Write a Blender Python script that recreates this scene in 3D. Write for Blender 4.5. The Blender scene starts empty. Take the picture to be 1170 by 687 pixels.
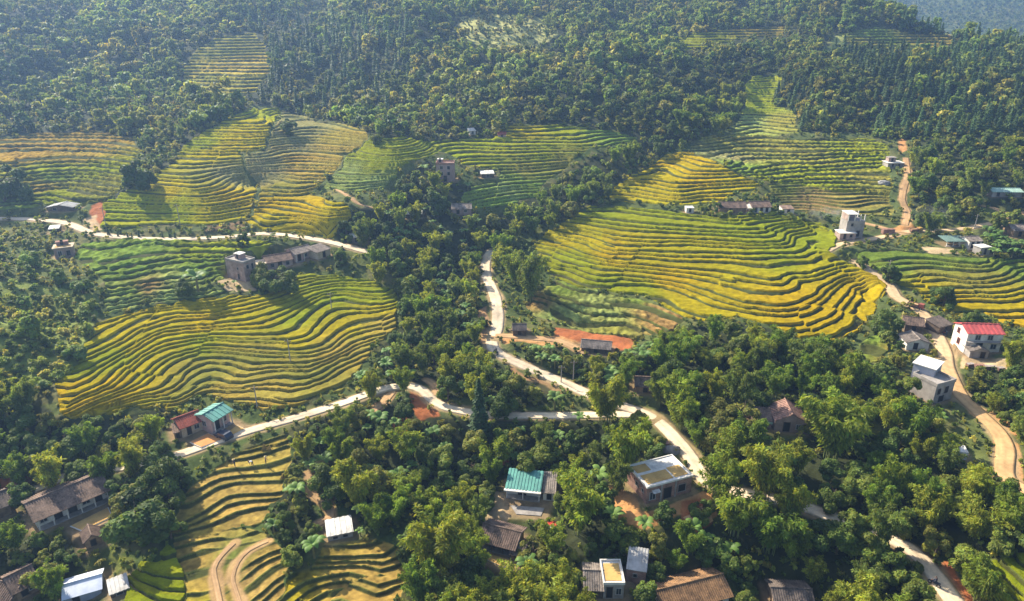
import bpy, bmesh, math, random
import numpy as np
from mathutils import Vector, Matrix
rng = np.random.default_rng(7)
random.seed(7)
R = math.radians
scene = bpy.context.scene
COL = scene.collection

# ------------------------------------------------------------------ camera
W, H, F = 1170.0, 687.0, 800.0
PITCH = R(22.5)
CAM = np.array([0.0, 0.0, 75.0])
cp, sp = math.cos(PITCH), math.sin(PITCH)

def ray(px, py):
    px = np.asarray(px, float); py = np.asarray(py, float)
    a = (px - W/2)/F; b = (H/2 - py)/F
    return np.stack([a, cp + b*sp, -sp + b*cp], -1)

def project(P):
    d = np.asarray(P, float) - CAM
    f = d[..., 1]*cp - d[..., 2]*sp
    u = d[..., 1]*sp + d[..., 2]*cp
    f = np.where(np.abs(f) < 1e-3, 1e-3, f)
    return W/2 + F*d[..., 0]/f, H/2 - F*u/f, f

def at_z(px, py, z):
    r = ray(px, py); t = (z - CAM[2])/r[..., 2]
    return CAM + r*t[..., None]

def at_y(px, py, Y):
    r = ray(px, py); t = Y/r[..., 1]
    return CAM + r*t[..., None]

# ------------------------------------------------------------------ noise
_lat = rng.random((256, 256))
def vnoise(x, y, seed=0):
    x = np.asarray(x, float) + seed*37.17; y = np.asarray(y, float) + seed*11.31
    xi = np.floor(x).astype(np.int64); yi = np.floor(y).astype(np.int64)
    fx = x - xi; fy = y - yi
    fx = fx*fx*(3-2*fx); fy = fy*fy*(3-2*fy)
    a = _lat[xi & 255, yi & 255]; b = _lat[(xi+1) & 255, yi & 255]
    c = _lat[xi & 255, (yi+1) & 255]; d = _lat[(xi+1) & 255, (yi+1) & 255]
    return (a*(1-fx)+b*fx)*(1-fy) + (c*(1-fx)+d*fx)*fy
def fbm(x, y, seed=0, oct=3):
    s = 0; a = .5; t = 0
    for i in range(oct):
        s = s + a*vnoise(x*2**i, y*2**i, seed+i*5); t += a; a *= .5
    return s/t
def sstep(a, b, x):
    t = np.clip((x-a)/(b-a), 0, 1); return t*t*(3-2*t)

# ------------------------------------------------------------------ terrain control points
# lines of equal height seen on the terraced hills: (height, [(px, py), ...])
LINES = []
def zt1(k): return 5.4 + .76*k
for k, pts in [
    (14, [(676,236),(740,241),(810,247.5),(863,249),(889,245)]),
    (11, [(790,268),(848,271),(886,272),(901,261),(899,246)]),
    (9, [(637,263),(676,271),(733,281),(790,280),(848,284),(892,284),(912,272),(917,252)]),
    (8, [(630,266),(700,286),(790,290),(877,291),(915,291),(927,278),(924,258)]),
    (7, [(621,268.5),(668,280),(723,294),(834,300),(877,304),(906,300),(936,293),(933,264)]),
    (6, [(616,276),(661,289),(721,302),(790,307),(848,313),(886,319),(921,313),(953,303)]),
    (5, [(622,286),(668,299),(721,309),(790,316),(834,325),(874,329),(912,320),(959,307)]),
    (4, [(629,296),(668,308),(713,314),(757,319),(810,331),(848,344),(898,348),(930,336),(965,315)]),
    (3, [(632,309),(668,321),(702,325),(757,326),(800,340),(845,354),(912,358),(936,345),(976,320)]),
    (2, [(642,321),(695,334),(747,337),(781,351),(840,365),(901,370),(927,364),(953,348),(985,325)]),
    (1, [(625,332),(690,346),(747,352),(775,365),(941,374),(959,363),(979,342),(997,331)]),
    (0, [(611,339),(668,356),(721,361),(757,374),(962,384),(979,368),(991,351),(1007,337)]),
    (-1, [(600,348),(629,364),(695,372),(726,375),(990,395)])]:
    LINES.append((zt1(k), pts))
# upper yellow nose
LINES += [(17.5, [(687,224),(752,231),(805,231)]), (20, [(721,211),(776,219),(824,214.5),(865,212)]),
          (22.3, [(747,193),(788,202.5),(846,200)]), (24.5, [(762,181),(795,188),(834,190)]), (26, [(775,174)])]
# terraces above the roofs, right of the nose
LINES += [(17, [(901,242)]), (15.6, [(960,240),(1019,235)]), (20.6, [(881,208)]), (19.6, [(940,211),(1017,214)]), (24.6, [(840,179),(920,180)]), (24.1, [(1009,179)]),
          (28, [(840,159),(995,161)]), (29.5, [(901,150)]), (32, [(844,132)])]
def zt6(z): return 6 + .887*(z-10.8)
LINES += [(zt6(17), [(973,289),(1032,289),(1113,292)]), (zt6(16.4), [(984,296),(1025,297),(1091,300),(1130,302)]),
          (zt6(15.3), [(1056,308),(1102,310),(1135,308)]), (zt6(14.6), [(1058,314),(1113,321),(1146,315.5),(1152,309)]),
          (zt6(14), [(1093,324),(1124,326),(1163,318)]), (zt6(13.3), [(1093,332),(1146,332),(1170,324)]),
          (zt6(12.8), [(1091,337),(1170,333)]), (zt6(12.4), [(1113,340.6),(1170,338)]), (zt6(11.7), [(1126,351),(1170,350)]),
          (zt6(10.8), [(1143,364),(1170,363)]), (zt6(10.3), [(1148,374)])]
def zt2(z): return 3.1 + .76*(z-3.5)
LINES += [(zt2(13), [(115,371),(168,355),(207,350),(270,343),(302,338),(334,324)]),
          (zt2(11.5), [(94,411),(142,389),(176,372),(220,363),(270,359),(302,350),(336,339),(368,329),(407,326)]),
          (zt2(9.8), [(63,445),(115,428),(155,402),(181,386),(233,380),(297,378),(323,368),(355,350),(381,339),(452,341)]),
          (zt2(8.4), [(68,473),(126,447),(149,428),(176,407),(207,397),(270,394),(328,397),(355,392),(381,376),(407,363),(449,355)]),
          (zt2(7.0), [(176,435),(199,415),(233,405),(270,406),(323,410),(376,405),(399,389),(444,377)]),
          (zt2(5.5), [(191,457),(218,443),(270,438),(328,428),(355,430),(381,415),(404,405)]),
          (zt2(4.3), [(189,466),(233,449),(270,450),(289,448),(328,452),(360,443),(397,426)]),
          (3.0, [(276,462),(310,464)])]
LINES += [(11.7, [(137,350),(188,342),(224,339)]), (13.3, [(129,337),(227,323)]), (15, [(116,315),(219,298)]),
          (16.2, [(88,298),(163,286),(291,285),(319,278)])]
LINES += [(19.5, [(5,250)]), (19, [(75,255)]), (17.6, [(110,268),(129,270)]), (17.2, [(200,273),(240,274)]), (16.8, [(300,267)]), (15.8, [(350,272)]), (13.3, [(425,290)])]
LINES += [(18.5, [(120,258),(206,257),(281,251),(300,258),(377,261)]), (22.3, [(130,230),(204,234),(248,234),(290,214)]),
          (25.3, [(159,214),(219,219),(261,209),(283,202)]), (31, [(209,172),(273,173)]), (36, [(253,147),(310,147)]), (40, [(286,122)]),
          (22, [(300,226),(362,221),(392,238)]), (23.5, [(300,214),(349,216)]), (30, [(300,179),(325,173),(394,177)]), (35, [(332,147),(411,152)]),
          (33.5, [(416,160),(466,160)]), (29.5, [(401,177),(448,184)]), (26.6, [(384,194)]), (25.6, [(431,202)]), (24, [(374,211)]),
          (34, [(586,145)]), (33, [(648,147)]), (30, [(705,160)]), (30, [(500,168),(574,167),(658,167)]), (26, [(525,191)]), (25, [(658,187)]), (22.8, [(557,207)]), (21.5, [(619,209)]),
          (19, [(540,231)]), (18, [(604,226)]), (14.5, [(532,259)])]
LINES += [(32, [(0,155),(75,155),(150,157)]), (27, [(0,200),(120,195)]), (23.5, [(80,215)]), (20.8, [(0,240),(60,242)])]
# harvested terraces below the lower road
LINES += [(1.5, [(272,517),(330,499)]), (.7, [(218,555),(232,544),(271,536),(328,525)]), (.2, [(224,565),(250,551),(332,542)]),
          (-.4, [(203,599),(241,578),(258,567),(309,564)]), (-.8, [(222,599),(253,583),(302,572)]), (-1.1, [(255,599),(302,579)]),
          (-1.5, [(205,617),(251,612),(269,614)]), (-1.9, [(230,640),(270,630),(303,622)]), (-2.5, [(238,680),(280,655),(310,635)]), 
          (-2.6, [(379,628),(401,628),(435,623)]), (-3.1, [(363,642),(400,640),(445,636),(451,631)]), (-3.6, [(356,651),(400,647),(422,648),(436,654),(462,647)]),
          (-4.1, [(347,674),(378,661),(407,657),(436,668),(462,660)]), (-4.5, [(359,679),(392,668),(422,679),(442,681),(455,668)]), (-4.8, [(400,687)])]
ROADS = {
 'upper': [(-30,249,19.6),(5,250,19.5),(40,251,19.3),(75,255,19),(95,263,18.2),(110,268,17.7),(150,272,17.4),(200,273.5,17.2),(260,271,17),(300,267,16.8),(350,272,15.8),(390,280,14.6),(425,290,13.3)],
 'centre': [(562,286,8.8),(555,300,8),(556,315,7.4),(566,340,6.4),(569,360,5.8),(567,378,5.3),(562,392,4.9),(567,402,4.6),(585,412,4.1),(605,421,3.7),(628,431,3.3),(650,440,3),(672,450,2.6),(705,462,2),(738,474,1.5),(758,487,1.2),(778,508,.8),(793,528,.4),(805,548,.1),(830,560,-.2),(870,568,-.6),(915,578,-1),(960,594,-1.2),(1005,610,-1.5),(1040,628,-1.9),(1062,650,-2.2),(1085,680,-2.5),(1110,715,-2.8)],
 'lower': [(-30,585,.3),(0,575,.4),(35,562,.5),(70,546,.7),(100,537,.8),(150,533,1),(200,521,1.4),(235,509,1.7),(270,497,2),(300,488,2.2),(330,480,2.4),(385,463,2.8),(430,447,3.2),(448,442,3.4),(468,441,3.4),(483,446,3.3),(493,456,3),(508,465,2.8),(540,472,2.4),(570,475,2.2),(610,475,2),(650,475,1.8),(700,474,1.7),(738,474,1.5)],
 'right': [(945,287,11.5),(958,280,11.9),(985,275,12.2),(1010,271,12.5),(1040,264.5,13.2),(1070,264,13.4),(1100,262,13.7),(1130,256,14.5),(1180,246,16)],
 'village': [(978,298,10),(994,310,9.2),(1014,324,8.2),(1024,339,7.3),(1038,347,6.9),(1051,355,6.5),(1066,374,5.8),(1078,399,5),(1082,417,4.6),(1090,437,4.1),(1099,453,3.8),(1118,471,3.4),(1140,493,2.9),(1149,512,2.6),(1148,530,2.5),(1150,545,2.4),(1170,560,2.2),(1190,570,2.1)],
}
PTS = []                                   # world control points
for z, pts in LINES:
    a = np.array(pts, float)
    for p in at_z(a[:, 0], a[:, 1], np.full(len(a), z)): PTS.append(p)
for k, pts in ROADS.items():
    for (x, y, z) in pts: PTS.append(at_z(x, y, np.array(z)))
for x, y, z in [(530,420,1.6),(500,350,4.5),(510,300,7.5),(560,265,12),(470,400,3.4),(610,235,16.5),(650,205,21.5),(700,182,26.5),(750,162,29),(480,270,13),(440,300,12),
    (480,335,6.2),(560,520,-2.2),(600,565,-2.4),(570,630,-4),(480,590,-3.6),(420,540,-1.6),(380,510,.4),(520,645,-5),(700,665,-5),(640,600,-4),(795,684,-6),(880,630,-5),
    (940,650,-5),(870,480,3.4),(905,488,3),(960,430,4.5),(960,520,1),(850,440,4),(890,520,1.2),(650,505,-.8),(690,525,-.8),(738,576,0),(720,605,-2.5),(789,562,0),(1000,430,5.5),
    (1040,470,3.2),(1000,540,.5),(1095,522,2.2),(1120,590,1.5),(1170,640,3.2),(1130,665,.2),(1060,600,-.2),(1115,398,6),(1150,420,5.8),(1062,455,4),(1170,400,7.2),(1020,385,5.6),(1040,360,6.6),
    (680,388,4.3),(650,382,4.6),(735,442,3),(600,376,5.5),(640,400,4.1),(715,400,3.9),(1060,225,18.6),(1120,225,19.6),(1165,222,20.5),(1030,248,15),(1032,195,22),(1060,185,24.5),(1120,185,26),(1170,185,27),
    (870,241,17.4),(830,241,17.4),(965,271,12.6),(985,271,12.6),(50,370,11),(0,370,15),(0,310,18),(50,300,15.8),(20,440,8),(0,470,6),(40,500,3.4),(120,490,2.6),(200,499,2),(250,494,2.1),(0,530,2.4),
    (85,590,0),(160,600,-1.2),(20,685,-3.5),(100,685,-3.8),(180,640,-1.7),(180,687,-2.6),(60,640,-2),(505,205,24.5),(460,215,22.3),(430,235,21),(470,240,17.5),(400,275,14.5),(320,300,12.8),(280,320,11.6),
    (345,297,12.8),(420,310,11),(1000,255,13.8),(1140,270,13.3),(1100,283,12.2)]:
    PTS.append(at_z(x, y, np.array(float(z))))
for x, y, Y in [(0,130,285),(100,130,285),(200,125,290),(0,100,325),(100,100,325),(200,105,318),(250,105,312),(300,95,320),(300,130,285),(420,125,292),(450,100,322),(500,130,288),(600,125,288),(600,100,320),(700,100,315),(690,135,283),
    (760,120,300),(780,140,283),(810,95,335),(870,95,335),(950,110,315),(0,50,375),(150,50,378),(270,45,385),(400,50,375),(550,50,380),(700,50,380),(830,40,395),(930,60,370),(0,0,455),(200,0,460),(330,8,455),(500,0,462),(700,0,465),(850,0,465),(980,5,450),
    (1000,110,312),(1100,110,308),(1170,110,310),(1000,150,290),(1100,150,272),(1170,150,275),(1000,65,365),(1100,70,360),(1170,75,360),(1040,45,400),(1100,52,395),(1020,12,432),(1050,30,430),(1090,43,428),(1130,46,428),(1170,49,430),(1230,52,430)]:
    PTS.append(at_y(x, y, np.array(float(Y))))
PTS += [np.array(p, float) for p in [(-260,150,32),(-330,300,60),(-170,60,8),(-150,10,2),(0,20,-7),(0,-40,-8),(120,20,-5),(180,70,6),(240,140,18),(340,300,50),(-420,420,85),(330,520,38),(420,520,40),(280,500,45),(240,520,60),
    (150,560,100),(0,570,102),(-200,570,104),(-420,570,105),(-120,-40,0),(150,-40,0),(450,420,55),(300,210,30)]]
PTS = np.array(PTS)

def tps_fit(P, lam=2e-4, s=100.0):
    X = P[:, :2]/s; n = len(X)
    d = np.linalg.norm(X[:, None]-X[None], axis=-1)
    K = np.where(d > 0, d*d*np.log(np.maximum(d, 1e-9)), 0) + np.eye(n)*lam
    A = np.zeros((n+3, n+3)); A[:n, :n] = K; A[:n, n] = 1; A[:n, n+1:] = X; A[n, :n] = 1; A[n+1:, :n] = X.T
    b = np.zeros(n+3); b[:n] = P[:, 2]
    return X, np.linalg.solve(A, b), s
def tps_eval(fit, x, y):
    X, c, s = fit; n = len(X); x = x.ravel()/s; y = y.ravel()/s
    out = np.empty(len(x))
    for i in range(0, len(x), 20000):
        dx = x[i:i+20000, None]-X[None, :, 0]; dy = y[i:i+20000, None]-X[None, :, 1]
        r2 = np.maximum(dx*dx+dy*dy, 1e-12)
        out[i:i+20000] = (.5*r2*np.log(r2))@c[:n] + c[n] + c[n+1]*x[i:i+20000] + c[n+2]*y[i:i+20000]
    return out
FIT = tps_fit(PTS)
GX0, GY0, GD = -480.0, -60.0, 2.5
gx = np.arange(GX0, 480.1, GD); gy = np.arange(GY0, 640.1, GD)
_gx, _gy = np.meshgrid(gx, gy)
BASE = np.clip(tps_eval(FIT, _gx, _gy), -14, 125).reshape(_gx.shape)

# folds and gullies of the wooded slopes
_am = sstep(275, 345, _gy)*(1-.75*sstep(.34, .46, _gx/np.maximum(_gy, 1)))
_am = _am*(1-.8*np.exp(-((_gx+120)**2+(_gy-345)**2)/45**2))*(1-.7*np.exp(-((_gx-120)**2+(_gy-385)**2)/45**2))
BASE = BASE + _am*(30*(fbm(_gx/52+3.3, _gy/150, 81, 3)-.5) + 9*(fbm(_gx/20, _gy/34, 82, 2)-.5))

def far_h(x, y):
    left = 92 + .03*(y-470) + 14*(fbm(x/140, y/140, 3)-.5)
    q = x/np.maximum(y, 1)
    rise = 34 + 130*sstep(700, 1700, y + .35*(x-500)) + 26*(fbm(x/160, y/160, 9)-.5)
    k = sstep(.40, .50, q)
    return left*(1-k) + rise*k
def base_h(x, y):
    x = np.asarray(x, float); y = np.asarray(y, float)
    fx = np.clip((x-GX0)/GD, 0, len(gx)-1.001); fy = np.clip((y-GY0)/GD, 0, len(gy)-1.001)
    xi = fx.astype(int); yi = fy.astype(int); fx = fx-xi; fy = fy-yi
    h = (BASE[yi, xi]*(1-fx)+BASE[yi, xi+1]*fx)*(1-fy) + (BASE[yi+1, xi]*(1-fx)+BASE[yi+1, xi+1]*fx)*fy
    m = y > 470
    if np.any(m):
        h = np.array(h, float); xm = np.broadcast_to(x, h.shape)[m]; ym = np.broadcast_to(y, h.shape)[m]
        t = sstep(470, 600, ym); h[m] = h[m]*(1-t) + far_h(xm, ym)*t
    return h

def hit(px, py, hf=None):
    """point of the ground seen at a pixel of the photograph"""
    hf = hf or base_h
    r = ray(px, py); shp = r.shape[:-1]; r = r.reshape(-1, 3)
    t0 = np.full(len(r), 45.0); t = t0.copy(); done = np.zeros(len(r), bool)
    while True:
        t1 = t*1.009
        p = CAM + r*t1[:, None]
        below = p[:, 2] < hf(p[:, 0], p[:, 1])
        t0 = np.where(done, t0, t); new = below & ~done; done |= below
        t = np.where(done, t, t1)
        if new.any(): pass
        hi = t*1.006
        if done.all() or t.max() > 2500: break
    lo = t0.copy(); hi = t0*1.0095
    for _ in range(18):
        m = (lo+hi)/2; p = CAM + r*m[:, None]
        b = p[:, 2] < hf(p[:, 0], p[:, 1]); hi = np.where(b, m, hi); lo = np.where(b, lo, m)
    p = CAM + r*hi[:, None]
    return p.reshape(shp+(3,))
def hit1(px, py): return hit(np.array([px]), np.array([py]))[0]
def dense(poly, step=12):
    out = []
    n = len(poly)
    for i in range(n):
        a = np.array(poly[i], float); b = np.array(poly[(i+1) % n], float)
        k = max(1, int(np.linalg.norm(b-a)/step))
        for j in range(k): out.append(a+(b-a)*j/k)
    return np.array(out)
def world_poly(poly):
    d = dense(poly); return hit(d[:, 0], d[:, 1])[:, :2]
def in_poly(x, y, P):
    x = np.asarray(x, float); y = np.asarray(y, float)
    res = np.zeros(x.shape, bool)
    m = (x >= P[:, 0].min()) & (x <= P[:, 0].max()) & (y >= P[:, 1].min()) & (y <= P[:, 1].max())
    xs, ys = x[m], y[m]; ins = np.zeros(len(xs), bool)
    n = len(P)
    for i in range(n):
        x1, y1 = P[i]; x2, y2 = P[(i+1) % n]
        if y1 == y2: continue
        c = ((y1 > ys) != (y2 > ys)) & (xs < (x2-x1)*(ys-y1)/(y2-y1)+x1)
        ins ^= c
    res[m] = ins
    return res
# ------------------------------------------------------------------ field zones (outlines as seen in the photograph, turned into ground outlines)
GOLD=(.29,.200,.005); YEL=(.255,.205,.006); LIME=(.165,.180,.008); GRN=(.105,.150,.022); PALE=(.17,.205,.055); STUB=(.275,.180,.042); BRN=(.24,.145,.05)
OLIVE=(.165,.150,.026); RUST=(.245,.165,.03); GREY=(.19,.17,.065); DRY=(.255,.190,.034)
ZONES = [
 dict(n='golden rice on the big bowl-shaped hill by the winding road', poly=[(676,235),(740,240),(800,246),(862,249),(889,244),(935,257),(956,272),(948,289),(975,304),(1003,318),(1013,338),(1001,352),(985,372),(962,390),(930,390),(890,377),(845,362),(810,366),(785,360),(745,338),(700,335),(660,328),(632,318),(612,300),(612,278),(640,256)],
   step=.53, kind='rice', cols=[(700,245,LIME),(760,252,LIME),(830,258,LIME),(880,258,LIME),(915,275,LIME),(650,275,YEL),(700,293,GOLD),(760,290,YEL),(820,300,YEL),(900,300,LIME),(900,340,GOLD),(980,340,GOLD),(950,370,GOLD),(660,308,LIME),(640,300,LIME),(690,325,LIME),(735,330,LIME),(765,320,GOLD),(805,345,YEL),(930,310,YEL)],
   split=[([(734,281),(720,300),(710,315),(695,334),(640,345),(600,330),(605,270),(637,262)],.45)]),
 dict(n='green and brown vegetable strips above the red cut bank', gain=1.0, poly=[(598,347),(608,332),(640,322),(665,331),(702,338),(745,342),(785,363),(772,376),(745,380),(726,384),(690,382),(650,376),(615,362)], step=.62, kind='veg',
   cols=[(615,345,BRN),(640,335,GRN),(680,345,PALE),(740,355,BRN),(760,370,BRN),(700,366,PALE),(700,376,OLIVE),(640,362,PALE),(730,345,GRN)]),
 dict(n='deep yellow rice on the pointed knoll above the brown roofs', gain=1.15, poly=[(688,226),(700,217),(730,197),(760,176),(790,173),(815,185),(850,200),(872,210),(866,216),(840,222),(825,231),(760,234),(715,230)], step=0.714, kind='rice',
   cols=[(775,180,GOLD),(750,205,YEL),(800,205,GOLD),(840,215,YEL),(720,222,YEL),(780,228,YEL)]),
 dict(n='pale green vegetable beds beside the yellow knoll', gain=1.15, poly=[(786,172),(800,158),(850,152),(905,160),(990,158),(1012,166),(1018,205),(1017,222),(940,216),(882,206),(850,198),(815,183)], step=0.714, kind='veg',
   cols=[(830,165,OLIVE),(830,180,GREY),(845,190,GRN),(920,175,OLIVE),(980,180,LIME),(930,200,LIME),(1000,205,OLIVE),(870,205,LIME)]),
 dict(n='brown harvested terraces behind the grey concrete tower', poly=[(880,208),(940,213),(1015,219),(1022,240),(1018,248),(960,247),(915,243),(895,240),(882,225)], step=.6, kind='stub',
   cols=[(900,215,LIME),(920,225,BRN),(980,230,DRY),(1000,240,OLIVE),(930,240,BRN)]),
 dict(n='lime green rice strip climbing into the woods', gain=1.5, poly=[(836,155),(842,135),(853,116),(849,99),(862,86),(896,86),(888,101),(884,116),(908,128),(912,152),(880,157)], step=.8, kind='rice',
   cols=[(870,95,LIME),(865,120,LIME),(860,140,PALE),(890,140,OLIVE)]),
 dict(n='green and yellow terraces around the roundish tree beyond the red roof', poly=[(975,287),(1010,284),(1060,290),(1113,294),(1150,296),(1180,300),(1180,378),(1150,372),(1120,357),(1085,362),(1060,345),(1040,330),(1022,318),(1000,300)], step=0.504, kind='rice',
   cols=[(990,292,GRN),(1030,296,GRN),(1070,300,GRN),(1110,300,GRN),(1060,312,OLIVE),(1120,312,OLIVE),(1165,310,GRN),(1110,325,OLIVE),(1055,325,YEL),(1100,345,GOLD),(1150,340,YEL),(1165,350,GOLD),(1160,365,GOLD),(1030,310,GRN)]),
 dict(n='yellow rice curving round the hollow above the green-roofed house', poly=[(62,440),(92,412),(110,372),(150,356),(205,347),(268,340),(300,337),(334,322),(345,313),(400,314),(455,334),(455,350),(448,378),(425,400),(405,428),(385,448),(340,462),(300,470),(268,464),(230,452),(190,470),(184,462),(150,466),(100,474),(66,478)],
   step=.345, kind='rice', cols=[(130,370,YEL),(200,355,YEL),(270,348,YEL),(100,425,LIME),(130,412,LIME),(160,395,YEL),(90,445,GOLD),(80,465,GOLD),(130,440,GOLD),(160,425,YEL),(200,385,YEL),(230,372,GOLD),(280,370,YEL),(340,365,LIME),(380,345,LIME),(400,325,LIME),(430,340,LIME),(430,355,YEL),(340,390,YEL),(390,375,YEL),(230,395,LIME),
     (220,420,OLIVE),(260,415,OLIVE),(300,405,OLIVE),(340,420,OLIVE),(380,405,DRY),(400,400,DRY),(260,440,DRY),(300,440,DRY),(230,440,OLIVE),(380,430,OLIVE),(300,460,DRY),(440,372,DRY)]),
 dict(n='green vegetable terraces under the upper road', gain=1.12, poly=[(92,280),(140,276),(220,278),(275,276),(322,277),(295,287),(258,292),(255,318),(240,330),(268,336),(205,344),(150,352),(118,362),(116,340),(122,320),(100,305),(86,297)], step=0.521, kind='veg',
   cols=[(110,290,GRN),(160,290,GRN),(230,290,LIME),(290,282,LIME),(150,310,GRN),(200,320,PALE),(230,305,GRN),(150,335,GRN),(190,340,PALE),(140,350,PALE),(170,328,BRN)]),
 dict(n='gold rice sweeping up from the upper road to the dark woods', gain=1.2, poly=[(112,260),(122,232),(160,208),(200,187),(212,165),(240,148),(288,123),(316,124),(312,150),(308,170),(275,175),(277,195),(290,215),(292,235),(284,252),(206,259),(150,262)], step=0.622, kind='rice',
   cols=[(130,250,LIME),(150,235,LIME),(200,245,LIME),(250,245,YEL),(270,225,GOLD),(200,215,YEL),(230,205,OLIVE),(255,200,GREY),(240,180,YEL),(230,165,LIME),(290,150,YEL),(290,130,LIME),(270,165,YEL)]),
 dict(n='grey and ochre terraces with striped banks below the wood edge', gain=1.1, poly=[(320,126),(350,135),(412,146),(420,158),(392,185),(362,215),(352,222),(398,232),(402,245),(382,262),(320,262),(286,253),(296,235),(296,212),(280,195),(280,178),(312,172)], step=0.622, kind='rice',
   cols=[(330,140,GREY),(350,150,GREY),(380,160,DRY),(300,185,GREY),(340,185,RUST),(340,170,GREY),(310,200,GREY),(350,200,DRY),(320,215,OLIVE),(310,235,GOLD),(350,240,GOLD),(380,240,YEL),(310,252,YEL)]),
 dict(n='bright green terraces beside the three-storey house', poly=[(422,158),(466,157),(480,162),(500,166),(520,170),(490,180),(470,186),(455,200),(440,216),(410,218),(385,215),(365,218),(394,186)], step=0.521, kind='rice',
   cols=[(440,162,LIME),(420,175,LIME),(460,175,LIME),(400,195,PALE),(430,205,PALE),(380,210,PALE),(430,190,LIME)]),
 dict(n='long green terraces running under the far wood', gain=1.2, poly=[(480,162),(560,158),(582,143),(640,143),(705,150),(730,158),(705,166),(668,172),(652,186),(640,198),(620,210),(612,222),(590,234),(545,240),(530,226),(540,212),(570,208),(570,196),(528,190),(522,180)], step=.75, kind='rice',
   cols=[(600,150,YEL),(640,150,LIME),(690,155,GRN),(560,170,LIME),(620,175,LIME),(540,185,LIME),(640,185,OLIVE),(600,195,OLIVE),(590,208,GRN),(580,218,PALE),(570,230,GRN),(610,215,GRN)]),
 dict(n='rust and green terraces below the wooded slope near the lone dark tree', poly=[(0,160),(50,152),(110,150),(150,156),(160,170),(150,195),(140,215),(126,228),(60,236),(0,240),(-40,240),(-40,165)], step=0.672, kind='veg',
   cols=[(50,165,RUST),(110,165,RUST),(20,180,RUST),(90,180,DRY),(60,195,LIME),(120,192,LIME),(60,205,GRN),(50,213,RUST),(110,213,OLIVE),(60,225,LIME),(20,230,GRN)]),
 dict(n='faded yellow field high among the far trees', gain=1.5, poly=[(204,102),(215,75),(232,50),(258,40),(292,38),(306,62),(310,80),(292,106),(250,110)], step=1.2, kind='rice', cols=[(250,60,OLIVE),(280,75,DRY),(240,95,OLIVE),(260,80,DRY)]),
 dict(n='small bright fields on the far ridge', poly=[(775,42),(830,34),(895,30),(895,40),(850,44),(800,56),(778,58)], step=1.2, kind='rice', cols=[(790,50,LIME),(880,35,DRY)]),
 dict(n='scrubby terraces on the far shoulder', poly=[(962,40),(1000,30),(1040,38),(1085,42),(1090,52),(1060,55),(1010,55),(970,52)], step=1.3, kind='veg', cols=[(1000,40,GRN),(1060,48,DRY),(990,50,OLIVE)]),
 dict(n='harvested straw terraces where the farmers work', poly=[(196,603),(218,552),(245,535),(268,520),(300,506),(330,497),(334,512),(332,528),(326,548),(316,566),(304,578),(300,600),(280,607),(250,608),(205,611)], step=.36, kind='stub',
   cols=[(300,510,DRY),(250,545,STUB),(300,535,DRY),(240,570,STUB),(290,560,STUB),(230,595,DRY),(270,580,STUB)]),
 dict(n='narrow straw terraces bending round the dirt footpath', poly=[(205,612),(250,607),(275,612),(300,616),(312,630),(320,650),(310,690),(282,697),(210,697),(212,650)], step=.30, kind='stub',
   cols=[(225,640,STUB),(240,670,STUB),(265,640,GRN),(280,660,BRN),(300,650,STUB),(230,690,YEL)]),
 dict(n='harvested straw terraces in front of the white-roofed shed', poly=[(372,622),(400,618),(432,612),(448,618),(466,630),(468,660),(462,697),(310,697),(316,672),(340,655),(356,640)], step=.36, kind='stub',
   cols=[(400,622,DRY),(430,640,STUB),(400,655,STUB),(440,670,STUB),(330,675,GOLD),(325,690,YEL),(400,685,STUB)]),
 dict(n='two small garden strips at the foot of the golden hill', poly=[(972,408),(985,395),(1002,382),(1012,388),(1016,402),(1002,416),(985,414)], step=.7, kind='veg', cols=[(985,405,GRN),(1005,405,STUB),(998,390,GRN)]),
 dict(n='lime rice beside the big dark tree', poly=[(150,655),(170,640),(188,640),(200,622),(210,628),(212,650),(208,697),(165,697),(140,697)], step=.34, kind='rice', cols=[(180,660,LIME),(200,640,LIME)]),
 dict(n='bright rice patch at the lower corner by the red bank', poly=[(1122,650),(1150,640),(1190,632),(1200,697),(1150,697)], step=.7, kind='rice', cols=[(1150,660,LIME)]),
]
for z in ZONES:
    z['wp'] = world_poly(z['poly'])
    z['sw'] = [(world_poly(p), s) for p, s in z.get('split', [])]
    a = np.array([(c[0], c[1]) for c in z['cols']], float); z['cp'] = hit(a[:, 0], a[:, 1])[:, :2]; z['cc'] = np.array([c[2] for c in z['cols']])

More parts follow.
